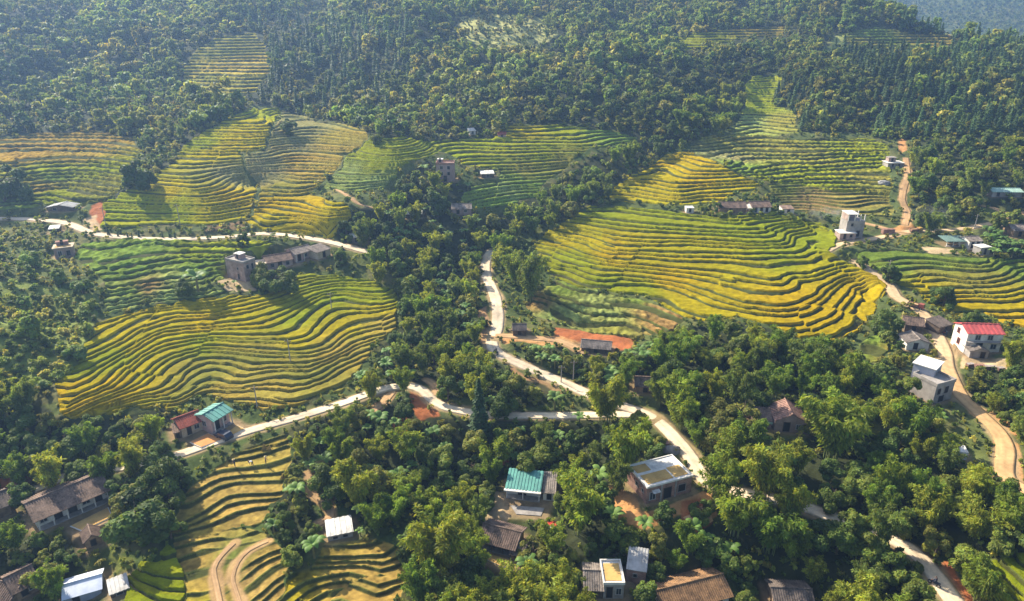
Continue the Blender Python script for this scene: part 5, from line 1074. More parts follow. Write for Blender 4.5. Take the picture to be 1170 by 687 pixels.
        o = link_obj('smoke', me); o.location = (c[0], c[1], c[2]+s[2]*.7); tag(o, l, None, None, 'stuff')
# ------------------------------------------------------------------ vegetation, each kind built once from leaf-sized faces
def leaves(P, N, size, asp=.55, bend=.25, r=None):
    r = r or rng
    n = len(P); N = N/np.maximum(np.linalg.norm(N, axis=1, keepdims=True), 1e-9)
    t = np.cross(N, r.normal(size=(n, 3))); t /= np.maximum(np.linalg.norm(t, axis=1, keepdims=True), 1e-9)
    b = np.cross(N, t); s = (size*np.ones(n)*(.65+.7*r.random(n)))[:, None]
    V = np.stack([P-t*s, P+b*s*asp-N*s*bend, P+t*s, P-b*s*asp-N*s*bend], 1).reshape(-1, 3)
    return V, np.arange(4*n).reshape(n, 4)
def broad_crown(nleaf, size, seed, Rx=3.3, Rz=3.3, zc=3.7, lobes=19, tint=.22):
    r = np.random.default_rng(seed); Vs = []; Cs = []
    Rx *= r.uniform(.72, 1.12); Rz *= r.uniform(.8, 1.4); lobes = int(lobes*r.uniform(.65, 1.4)); skew = r.normal(size=2)*.18*Rx; q0, q1 = r.uniform(.18, .28), r.uniform(.36, .50)
    zc = max(zc, Rz*.78)
    L = []
    for i in range(lobes):
        d = r.normal(size=3); d[2] = d[2]*.8+.22; d /= np.linalg.norm(d); k = r.uniform(.40, 1.12)
        L.append((np.array([skew[0]*max(0, d[2]), skew[1]*max(0, d[2]), zc])+d*np.array([Rx, Rx, Rz])*.74*k, r.uniform(q0, q1)*Rx*(1.15-.25*k), 1+tint*r.normal()))
    w = np.array([l[1]**2 for l in L]); w /= w.sum()
    for (c, rr, tn), k in zip(L, w):
        n = max(4, int(nleaf*k)); d = r.normal(size=(n, 3)); d /= np.linalg.norm(d, axis=1, keepdims=True)
        out = (c-np.array([0, 0, zc-.8])); out = out/max(np.linalg.norm(out), .1)
        flip = (d@out) < -.35; d[flip] = -d[flip]
        P = c+d*(rr*(.62+.48*r.random(n)))[:, None]*np.array([1, 1, .85])
        V, _ = leaves(P, d+r.normal(size=(n, 3))*.55+np.array([0, 0, .45]), size, r=r)
        col = np.clip(tn, .6, 1.5)*(.8+.4*r.random(n))[:, None]*(np.array([1, 1, 1])+r.normal(size=(n, 1))*np.array([.14, .03, .05]))
        Vs.append(V); Cs.append(np.repeat(col, 4, 0))
    V = np.concatenate(Vs); V[:, 2] -= max(0, np.percentile(V[:, 2], 3)-.45); V[:, 2] = np.maximum(V[:, 2], .12+.25*np.abs(np.sin(V[:, 0]*9))); return V, np.arange(len(V)).reshape(-1, 4), np.concatenate(Cs)
def conifer_crown(nleaf, size, seed, Rr=1.9, h0=.9, h1=9.0):
    r = np.random.default_rng(seed); n = nleaf
    t = r.random(n)**.7; z = h1-(h1-h0)*t; layer = .75+.25*np.sin(z*5.2+r.random()*6)
    a = r.random(n)*2*np.pi; rad = Rr*t**.85*layer*(.6+.45*r.random(n))
    P = np.stack([rad*np.cos(a), rad*np.sin(a), z-rad*.18], 1)
    N = np.stack([np.cos(a)*.5, np.sin(a)*.5, np.ones(n)], 1)+r.normal(size=(n, 3))*.4
    V, Q = leaves(P, N, size, .4, r=r); return V, Q, np.repeat((.75+.5*r.random(n))[:, None]*np.ones(3), 4, 0)
def bamboo_crown(nculm, per, size, seed, Hh=10.0):
    r = np.random.default_rng(seed); Vs = []; Cs = []; culms = []
    for i in range(nculm):
        a = r.random()*2*np.pi; lean = r.uniform(.12, .62); h = Hh*r.uniform(.62, 1.05); b0 = r.uniform(0, .9)
        p0 = np.array([b0*np.cos(a), b0*np.sin(a), 0])
        ts = np.linspace(0, 1, 9); out = np.array([np.cos(a), np.sin(a), 0])
        side = np.array([-np.sin(a), np.cos(a), 0])*r.normal()*.35
        C = np.array([p0+out*(lean*h*.62*t**2.1)+side*t*t*2+np.array([0, 0, h*(t-.30*lean*t**3.2-.12*t**5)]) for t in ts]); culms.append(C)
        n = int(per*r.uniform(.7, 1.3)); t = .22+.78*r.random(n)**.75
        seg = np.minimum((t*8).astype(int), 7); f = t*8-seg
        B = C[seg]*(1-f[:, None])+C[seg+1]*f[:, None]
        spread = (.35+.75*np.sin(np.clip((t-.15)/.85, 0, 1)*np.pi)**.7)*r.uniform(.75, 1.15)
        d = r.normal(size=(n, 3)); d /= np.linalg.norm(d, axis=1, keepdims=True)
        P = B+d*(spread*r.random(n)**.45)[:, None]*np.array([1, 1, .8])
        tn = np.clip(1+.20*r.normal(), .65, 1.5)
        # narrow blades that hang and point outwards
        dirv = d*.7+out*.25+np.array([0, 0, -.55])+r.normal(size=(n, 3))*.35; dirv /= np.linalg.norm(dirv, axis=1, keepdims=True)
        wv = np.cross(dirv, r.normal(size=(n, 3))); wv /= np.linalg.norm(wv, axis=1, keepdims=True); s = (size*(.7+.6*r.random(n)))[:, None]
        V = np.stack([P-dirv*s*.5, P+wv*s*.2, P+dirv*s*.75, P-wv*s*.2], 1).reshape(-1, 3)
        col = tn*(.78+.44*r.random(n))[:, None]*(1+r.normal(size=(n, 1))*np.array([.14, .04, .05]))
        Vs.append(V); Cs.append(np.repeat(col, 4, 0))
    V = np.concatenate(Vs); return V, np.arange(len(V)).reshape(-1, 4), np.concatenate(Cs), culms
def banana_leaf_mesh(r, a, L, up, z0):
    n = 7; vs = []; fs = []; d = np.array([math.cos(a), math.sin(a), 0]); w = np.array([-math.sin(a), math.cos(a), 0])
    for i in range(n):
        t = i/(n-1); c = d*(L*t*(1-.18*t*t))+np.array([0, 0, z0+up*L*(t-.92*t*t)]); ww = .34*L*.62*math.sin(math.pi*min(1, t*.93+.07))**.6*(1-.15*t)+.03
        vs += [c+w*ww-np.array([0, 0, ww*.35]), c, c-w*ww-np.array([0, 0, ww*.35])]
    for i in range(n-1):
        k = 3*i; fs += [(k, k+1, k+4, k+3), (k+1, k+2, k+5, k+4)]
    return np.array(vs), np.array(fs)
def trunk_mb(h, r0, seed, limbs=5, reach=1.6):
    r = random.Random(seed); m = MB()
    p = [(0, 0, -.5)]; x = y = 0
    for i in range(1, 6): x += r.uniform(-.1, .1); y += r.uniform(-.1, .1); p.append((x, y, h*i/5))
    m.tube(p, [r0*(1.35-.9*i/5) for i in range(6)], 8)
    for i in range(limbs):
        a = r.uniform(0, 6.28); b = p[r.choice([2, 3, 4])]
        m.tube([b, (b[0]+reach*.5*math.cos(a), b[1]+reach*.5*math.sin(a), b[2]+.6), (b[0]+reach*math.cos(a), b[1]+reach*math.sin(a), b[2]+1.5)], [r0*.5, r0*.34, r0*.14], 6)
    return m
HIDE = []
PROTO = {}      # kind -> list of (near root, middle root, far root)
def mesh_mat(name, V, Q, C, mat):
    me = raw_mesh(name, V, Q, C); me.materials.append(mat); return me
class Kind: pass
def make_kinds():
    K = {}
    bt = []
    for s in range(10):
        d = dict(trunk=None, near=mesh_mat('crown', *broad_crown(5200, .25, 100+s), M['leaf']), mid=mesh_mat('crown', *broad_crown(1700, .40, 200+s), M['leaf']))
        d['trunkm'] = ('trunk', trunk_mb(3.3, .22, s)); bt.append(d)
    K['broadleaf_tree'] = bt
    bb = []
    for s in range(6):
        d = {}
        for lv, (nc, per, sz) in dict(near=(26, 215, .50), mid=(20, 105, .74)).items():
            V, Q, C, cu = bamboo_crown(nc, per, sz, 300+s); d[lv] = mesh_mat('foliage', V, Q, C, M['bamboo'])
            if lv == 'near':
                m = MB()
                for c in cu[::2]: m.tube(c[:7], np.linspace(.06, .03, 7), 5, cap=False)
                d['trunkm'] = ('culm', m)
        bb.append(d)
    K['bamboo_clump'] = bb
    bn = []
    for s in range(4):
        r = random.Random(s); vs = []; fs = []; cs = []; o = 0
        nl = r.randint(7, 9); z0 = r.uniform(1.7, 2.6)
        for i in range(nl):
            a = 6.283*i/nl+r.uniform(-.3, .3); up = r.uniform(.7, 1.7); L = r.uniform(1.7, 2.5)
            V, Fq = banana_leaf_mesh(r, a, L, up, z0); vs.append(V); fs.append(Fq+o); o += len(V); cs.append(np.ones((len(V), 3))*r.uniform(.75, 1.3))
        me = mesh_mat('leaf_fan', np.concatenate(vs), np.concatenate(fs), np.concatenate(cs), M['banana'])
        m = MB(); m.tube([(0, 0, -.4), (.03, .02, z0*.6), (0, 0, z0+.05)], [.2, .16, .11], 8)
        bn.append(dict(near=me, mid=me, trunkm=('stem', m)))
    K['banana_plant'] = bn
    cf = []
    for s in range(4):
        cf.append(dict(near=mesh_mat('crown', *conifer_crown(1500, .34, 400+s), M['leaf']), mid=mesh_mat('crown', *conifer_crown(800, .46, 420+s), M['leaf']), trunkm=('trunk', trunk_mb(8, .16, s, 0))))
    K['conifer'] = cf
    sh = []
    for s in range(5):
        me = mesh_mat('shrub', *broad_crown(420, .26, 500+s, Rx=1.25, Rz=.9, zc=.75, lobes=9), M['leaf']); me2 = mesh_mat('shrub', *broad_crown(200, .38, 500+s, Rx=1.25, Rz=.9, zc=.75, lobes=9), M['leaf'])
        sh.append(dict(near=me, mid=me2, trunkm=None))
    K['shrub'] = sh
    return K
KNAME = {'broadleaf_tree': ('leafy tree', 'tree'), 'bamboo_clump': ('bamboo clump', 'bamboo'), 'banana_plant': ('banana plant', 'banana plant'), 'conifer': ('pointed conifer', 'tree'), 'shrub': ('low bush', 'bush')}
KR = {'broadleaf_tree': (3.4, 7.2), 'bamboo_clump': (4.0, 9.6), 'banana_plant': (2.1, 3.6), 'conifer': (1.9, 9.0), 'shrub': (1.4, 1.7)}
TINT = {'broadleaf_tree': [(0.0947, 0.144, 0.027), (0.1254, 0.1776, 0.0288), (0.1728, 0.2136, 0.0324), (0.2112, 0.2184, 0.036)], 'bamboo_clump': [(0.156, 0.234, 0.0288), (0.208, 0.27, 0.0306), (0.26, 0.294, 0.0342), (0.156, 0.2064, 0.0414)], 'banana_plant': [(0.1045, 0.1815, 0.036), (0.1375, 0.22, 0.044)], 'conifer': [(0.0598, 0.1098, 0.0399), (0.0805, 0.1299, 0.0418)], 'shrub': [(0.1375, 0.18, 0.0285), (0.2063, 0.24, 0.0342), (0.2687, 0.258, 0.0437), (0.1025, 0.1464, 0.0285)]}
COLOURWORD = {'broadleaf_tree': ['blackish green', 'dark green', 'mid green', 'olive green'], 'bamboo_clump': ['fresh green', 'light green', 'yellow-green', 'bluish green'], 'banana_plant': ['deep green', 'bright green'], 'conifer': ['dark', 'mid green'], 'shrub': ['mid green', 'light green', 'straw-tinged', 'dark green']}
VEG = []        # placed individual plants
def place_plant(kinds, kind, x, y, scale, tint, label, group=None, var=None, parts=True, lvl=None):
    ks = kinds[kind]; d = ks[var if var is not None else random.randrange(len(ks))]
    z = GZ(x, y); dist = math.hypot(x, y)
    lv = lvl or ('near' if dist < 150 else 'mid')
    sc = (scale*random.uniform(.92, 1.08), scale*random.uniform(.92, 1.08), scale*random.uniform(.9, 1.15)); yaw = random.uniform(0, 6.28)
    cat = KNAME[kind][1]; name = kind
    if kind == 'shrub' or not parts:
        o = link_obj(name, d[lv]); o.color = (*tint, 1); root = o
    else:
        root = link_obj(name, None); root.empty_display_size = .5
        o = link_obj(d[lv].name.split('.')[0], d[lv], root); o.color = (*tint, 1)
        if 'tm' not in d:
            nm, mb = d['trunkm']; t = mb.build(nm, M['culm'] if kind == 'bamboo_clump' else (M['banana_stem'] if kind == 'banana_plant' else M['bark']), root); d['tm'] = t.data
        else: link_obj(d['trunkm'][0], d['tm'], root)
    root.location = (x, y, z-.05); root.rotation_euler = (0, 0, yaw); root.scale = sc
    tag(root, label, cat, group)
    VEG.append(dict(o=root, kind=kind, p=np.array([x, y, z]), s=scale)); return root

# single plants one can tell apart: crown centre, crown radius in pixels, kind, tint, label
SINGLES = [(163,570,36,'broadleaf_tree',0,'largest dense dark tree, throwing a long shadow beside the straw terraces'), (184,536,24,'broadleaf_tree',1,'second dark tree leaning over the road end of the straw terraces'),
 (6,200,24,'broadleaf_tree',0,'large dark tree at the picture edge beside the rust terraces'), (162,190,19,'broadleaf_tree',0,'lone dark tree between the rust terraces and the gold rice'), (278,270,10,'broadleaf_tree',0,'small round dark tree standing on the upper road edge'),
 (605,307,25,'bamboo_clump',3,'bluish bamboo clump at the corner of the golden hill above the winding road'), (588,300,17,'bamboo_clump',1,'smaller bamboo clump at the golden hill corner, behind the bluish one'), (318,309,19,'broadleaf_tree',1,'spreading leafy tree in front of the pinkish two-storey house'), (300,313,13,'broadleaf_tree',2,'smaller leafy tree pressed against the pinkish two-storey house'),
 (227,318,17,'banana_plant',0,'tall banana plant among the green vegetable terraces'), (212,324,11,'broadleaf_tree',1,'dark bushy tree next to the tall banana plant in the vegetables'),
 (1077,331,15,'broadleaf_tree',0,'round dark tree in the middle of the curved yellow terraces'), (1016,306,14,'broadleaf_tree',0,'dark tree beside the bend where the village road starts'), (1008,360,16,'broadleaf_tree',1,'bushy tree between the golden paddies and the roadside houses'), (1111,356,11,'broadleaf_tree',1,'domed bush-like tree right behind the bright red roof'),
 (983,293,9,'broadleaf_tree',1,'small dark tree at the corner of the golden hill below the concrete house'), (98,192,1,'shrub',0,None), (885,225,7,'broadleaf_tree',1,'small round tree beside the brown roofs and harvested terraces'), (820,236,6,'broadleaf_tree',0,'slim tree at the end of the long brown house'),
 (330,142,9,'broadleaf_tree',0,'dark tree on the top bank between the gold and grey terraces'), (430,155,8,'broadleaf_tree',2,'pale bushy tree at the wood edge above the bright terraces'), (395,245,14,'broadleaf_tree',0,'dark round tree on the bank below the ochre terraces'),
 (356,526,12,'banana_plant',1,'star-shaped banana plant at the head of the dirt footpath'), (445,545,11,'banana_plant',1,'pale banana plant in the dark grove below the road'), (432,536,9,'banana_plant',1,'second banana plant deeper in the dark grove'), (545,547,8,'banana_plant',0,'banana plant beside the bright green sheet roof'),
 (421,490,9,'banana_plant',1,'low banana plant under the short branch of the road'), (1073,478,9,'banana_plant',1,'yellowish banana plant below the half-built concrete wing'), (412,606,7,'banana_plant',1,'small banana plant at the white-roofed shed'), (268,322,5,'banana_plant',1,'small bright banana plant before the pinkish two-storey house'),
 (415,262,16,'bamboo_clump',3,'tall bluish bamboo by the white shed on the upper road'), (500,225,19,'broadleaf_tree',0,'dense dark tree in front of the three-storey house'), (466,205,13,'broadleaf_tree',0,'dark tree on the terrace beside the three-storey house'),
 (745,655,1,'shrub',0,None), (735,668,20,'broadleaf_tree',1,'round bright-topped tree between the flat grain roof and the orange-brown farmhouse'), (700,600,17,'broadleaf_tree',1,'leafy tree below the corner of the unfinished brick house'), (758,582,15,'broadleaf_tree',0,'leafy dark tree touching the front wall of the unfinished brick house'),
 (948,470,38,'bamboo_clump',1,'huge light bamboo clump beside the pink-edged gable house'), (870,520,36,'bamboo_clump',2,'huge yellow-green bamboo clump below the brown-tiled annex'), (715,500,30,'bamboo_clump',1,'bamboo clump leaning over the road by the unfinished brick house'), (690,450,26,'bamboo_clump',2,'yellow-green bamboo at the road fork'),
 (660,560,34,'bamboo_clump',1,'tall bamboo between the bright green roof and the unfinished brick house'), (500,600,40,'bamboo_clump',2,'largest yellow-green bamboo clump above the harvested terraces'), (486,568,18,'bamboo_clump',1,'arching bamboo plume over the grove edge'), (628,678,36,'bamboo_clump',2,'broad bamboo clump at the bottom edge by the grey-tiled old house'),
 (410,540,28,'bamboo_clump',2,'light bamboo clump between the two banana plants and the footpath'), (1042,470,13,'broadleaf_tree',1,'round tree in front of the blue-grey block house'), (1062,500,12,'broadleaf_tree',1,'low dark tree above the white tank hut'), (1155,400,16,'bamboo_clump',2,'pale bamboo beside the bright red roof'), (838,567,32,'bamboo_clump',1,'wide bamboo clump screening the shaded lower road from the brick house side'), (878,588,32,'bamboo_clump',0,'dark bamboo clump in front of the hidden stretch of lower road'), (955,604,24,'broadleaf_tree',1,'leafy tree hiding the lower road just past its shaded gap'), (985,618,26,'broadleaf_tree',2,'olive tree over the hidden lower road before it reappears'), (1016,634,20,'broadleaf_tree',1,'tree at the spot where the pale lower road reappears'), (800,572,15,'broadleaf_tree',1,'small tree at the roadside by the orange earth mound'),
 (972,594,22,'broadleaf_tree',2,'olive tree on the downhill side of the hidden lower road'), (905,612,22,'bamboo_clump',1,'light bamboo clump in front of the shaded gap of the lower road'), (935,600,20,'broadleaf_tree',0,'dark tree just past the shaded gap of the lower road'), (1035,648,18,'broadleaf_tree',2,'olive tree leaning over the pale lower road at the bright red cut'),
 (572,455,16,'broadleaf_tree',0,'dark round tree between the looping road and the winding road'),
 (548,462,14,'conifer',0,'pointed dark tree rising at the end of the looping road'), (515,470,1,'shrub',0,None)]
CYPRESS = [(124,268,10),(135,270,7),(146,271,7),(151,271,6),(159,271,9),(186,272,7),(194,272,8),(200,272,8)]

class Look:
    pass
def build_vegetation(fieldw, roadd, pads):
    M['banana_stem'] = pmat('banana_stem', (.16, .15, .06), .8, .25, 3, .1)
    kinds = make_kinds()
    def lookup(A, x, y):
        r = np.clip(np.searchsorted(ys, y), 1, NR-1); c = np.clip(np.searchsorted(us, x/(45+.75*np.maximum(y, 0))), 1, NC-1)
        return A[r, c]
    # pixels that stay free of crowns: fields, roads, houses, yards
    XX, YY = np.meshgrid(np.arange(0, 1170, 2), np.arange(0, 687, 2))
    clear = np.zeros(XX.shape, bool)
    for z in ZONES: clear |= in_poly(XX, YY, np.array(z['poly'], float))
    for q in ([(1085,640),(1100,652),(1118,672),(1135,690),(1100,690),(1085,665)], [(640,376),(722,386),(720,398),(650,388)], [(704,556),(740,582),(790,570),(806,566),(808,596),(740,594),(706,575)], [(1122,655),(1170,640),(1170,687),(1140,687)]): clear |= in_poly(XX, YY, np.array(q, float))
    for l, q, g in YARDS: clear |= in_poly(XX, YY, np.array(q, float))
    hid = {'centre': [(700, 735), (806, 905), (925, 1035)], 'lower': [(545, 740), (-40, 60)], 'village': [], 'upper': [], 'right': [(1120, 1200)]}
    for kind, k, c, w in STRIPS:
        px, py, f = project(c)
        for i in range(len(c)):
            if kind == 'road' and any(a < px[i] < b for a, b in hid[k]): continue
            r = max(2.5, w/2*F/f[i]); m = ((XX-px[i])/r)**2 + ((YY-py[i])/(r*.75+1))**2 < 1; clear |= m
    for s in HOUSES:
        f = s['f']; ca, sa = math.cos(f['yaw']), math.sin(f['yaw']); pts = []
        for lx, ly in [(-1, -1), (1, -1), (1, 1), (-1, 1)]:
            for zz in (.6, s['h']+.3, s['h']+s['rise']*.6 if s['roof'] != 'flat' else s['h']+.3):
                x = lx*f['L']/2; y = ly*f['D']/2; pts.append((f['c'][0]+x*ca-y*sa, f['c'][1]+x*sa+y*ca, f['z']+zz))
        px, py, _ = project(np.array(pts)); P = np.stack([px, py], 1)
        h = sorted(map(tuple, P)); 
        def half(it):
            o = []
            for p in it:
                while len(o) > 1 and (o[-1][0]-o[-2][0])*(p[1]-o[-2][1])-(o[-1][1]-o[-2][1])*(p[0]-o[-2][0]) <= 0: o.pop()
                o.append(p)
            return o[:-1]
        clear |= in_poly(XX, YY, np.array(half(h)+half(h[::-1])))
    ring = np.array([(0, 0)]+[(.55*math.cos(a), .55*math.sin(a)) for a in np.arange(0, 6.28, .785)]+[(.95*math.cos(a), .95*math.sin(a)) for a in np.arange(0, 6.28, .524)])
    def cover(cx, cy, rx, ry):
        x = ((cx+ring[:, 0]*rx)/2).astype(int); y = ((cy+ring[:, 1]*ry)/2).astype(int)
        ok = (x >= 0) & (x < clear.shape[1]) & (y >= 0) & (y < clear.shape[0])
        if not ok.any(): return 0
        return clear[y[ok], x[ok]].mean()
    def base_for(cx, cy, hgt):
        """ground point of a plant whose crown centre shows at this pixel"""
        p = hit1(cx, cy)
        for _ in range(3):
            _, _, f = project(p); p = hit1(cx, cy+.60*hgt*math.cos(R(20))*F/f)
        return p, f
    placed = []
    grid = {}
    def free(x, y, sp):
        g = (int(x//4), int(y//4))
        for i in range(g[0]-2, g[0]+3):
            for j in range(g[1]-2, g[1]+3):
                for (a, b, s) in grid.get((i, j), ()):
                    if (a-x)**2+(b-y)**2 < ((sp+s)/2)**2: return False
        return True
    def put(x, y, sp): grid.setdefault((int(x//4), int(y//4)), []).append((x, y, sp)); placed.append((x, y))
    for cx, cy, r, kind, t, lab in SINGLES:
        if lab is None: continue
        Rk, Hk = KR[kind]; p = hit1(cx, cy); _, _, f = project(p); sc = r*f/F/Rk
        p, f = base_for(cx, cy, Hk*sc)
        place_plant(kinds, kind, p[0], p[1], sc, TINT[kind][t], lab, lvl='near'); put(p[0], p[1], Rk*sc*1.1)
    for x, y, h in CYPRESS:
        p = hit1(x, y); _, _, f = project(p); sc = h*f/F/9.0*1.05
        place_plant(kinds, 'conifer', p[0], p[1], sc, TINT['conifer'][0], 'little dark conifer in the row along the upper road edge', 'young conifers planted along the upper road', parts=False, lvl='mid')
    cnt = {}
    CAP = dict(broadleaf_tree=266, bamboo_clump=275, banana_plant=110, shrub=285, conifer=200)
    pend = []
    for z in TZ:
        P = np.array(z['poly'], float); mx = list(z['mix']); wt = np.array([z['mix'][m] for m in mx]); wt = wt/wt.sum()
        n = int(len(P)*0+(P[:, 0].max()-P[:, 0].min())*(P[:, 1].max()-P[:, 1].min())/18)+60
        tries = min(n*5, 5000)
        q = np.stack([rng.uniform(P[:, 0].min(), P[:, 0].max(), tries), rng.uniform(P[:, 1].min(), P[:, 1].max(), tries)], 1)
        q = q[in_poly(q[:, 0], q[:, 1], P)]
        kk = [mx[i] for i in rng.choice(len(mx), size=len(q), p=wt)]
        ss = np.array([rng.uniform(.75, 1.15) if k == 'banana_plant' else (rng.uniform(.6, 1.25) if k == 'shrub' else rng.uniform(*z['sc'])) for k in kk])
        hh = np.array([KR[k][1] for k in kk])*ss
        pp = hit(q[:, 0], q[:, 1])
        for _ in range(2):
            ff = project(pp)[2]; pp = hit(q[:, 0], q[:, 1]+.60*hh*math.cos(R(20))*F/ff)
        ff = project(pp)[2]
        for (cx, cy), kind, sc, p, f in zip(q, kk, ss, pp, ff):
            Rk, Hk = KR[kind]
            sp = z['sp']*(.55 if kind in ('banana_plant', 'shrub') else 1)*(.62+.32*sc)
            if not free(p[0], p[1], sp): continue
            if lookup(roadd, p[0], p[1]) < 1.0 or lookup(pads, p[0], p[1]) > .2 or lookup(fieldw, p[0], p[1]) > .5: continue
            rp = Rk*sc*F/f
            if cover(cx, cy, rp, Hk*sc*.42*F/f) > .30: continue
            put(p[0], p[1], sp); pend.append((p, kind, sc, z, f, rp))
    # the plants that show largest become things of their own, the rest one wood
    pend.sort(key=lambda e: -e[5]); rest = []
    for p, kind, sc, z, f, rp in pend:
        if cnt.get(kind, 0) >= CAP[kind]: rest.append((p, kind, sc)); continue
        cnt[kind] = cnt.get(kind, 0)+1
        t = int(rng.integers(len(TINT[kind]))); big = sc > (z['sc'][0]+z['sc'][1])/2
        szw = {'broadleaf_tree': ('small', 'large'), 'bamboo_clump': ('short', 'tall'), 'banana_plant': ('', ''), 'shrub': ('', ''), 'conifer': ('small', 'tall')}[kind][int(big)]
        lab = ' '.join((szw+' '+COLOURWORD[kind][t]+' '+KNAME[kind][0]+' '+z['say']).split())
        assert len(lab.split()) <= 16, lab
        tint = np.array(TINT[kind][t])*rng.uniform(.85, 1.18)*(1.45 if z['k'] in ('scrub', 'leftslope') else 1)
        place_plant(kinds, kind, p[0], p[1], sc, tint, lab, lab.replace('clump', 'clumps').replace('tree ', 'trees ').replace('plant ', 'plants ').replace('bush ', 'bushes '))
    print('plants', cnt, 'rest', len(rest))
    # plants standing right at a house get a label of their own
    used = set()
    for s in HOUSES:
        if not s['short']: continue
        f = s['f']; ca, sa = math.cos(f['yaw']), math.sin(f['yaw']); best = {}
        for v in VEG:
            if v['o'].get('group') is None or v['kind'] == 'shrub' or id(v) in used: continue
            d = v['p'][:2]-f['c']; lx = abs(d[0]*ca+d[1]*sa)-f['L']/2; ly = -d[0]*sa+d[1]*ca
            oy = abs(ly)-f['D']/2
            dist = math.hypot(max(lx, 0), max(oy, 0))
            if dist > 7: continue
            side = 'end' if lx > 0 and lx > oy else ('behind' if ly > 0 else 'front')
            if side not in best or dist < best[side][0]: best[side] = (dist, v)
        for side, (dist, v) in best.items():
            used.add(id(v)); w = {'end': 'standing right at the end of', 'behind': 'standing right behind', 'front': 'standing right in front of'}[side]
            v['o']['label'] = f"{KNAME[v['kind']][0]} {w} {s['short']}"; del v['o']['group']
    return kinds, clear, lookup, rest

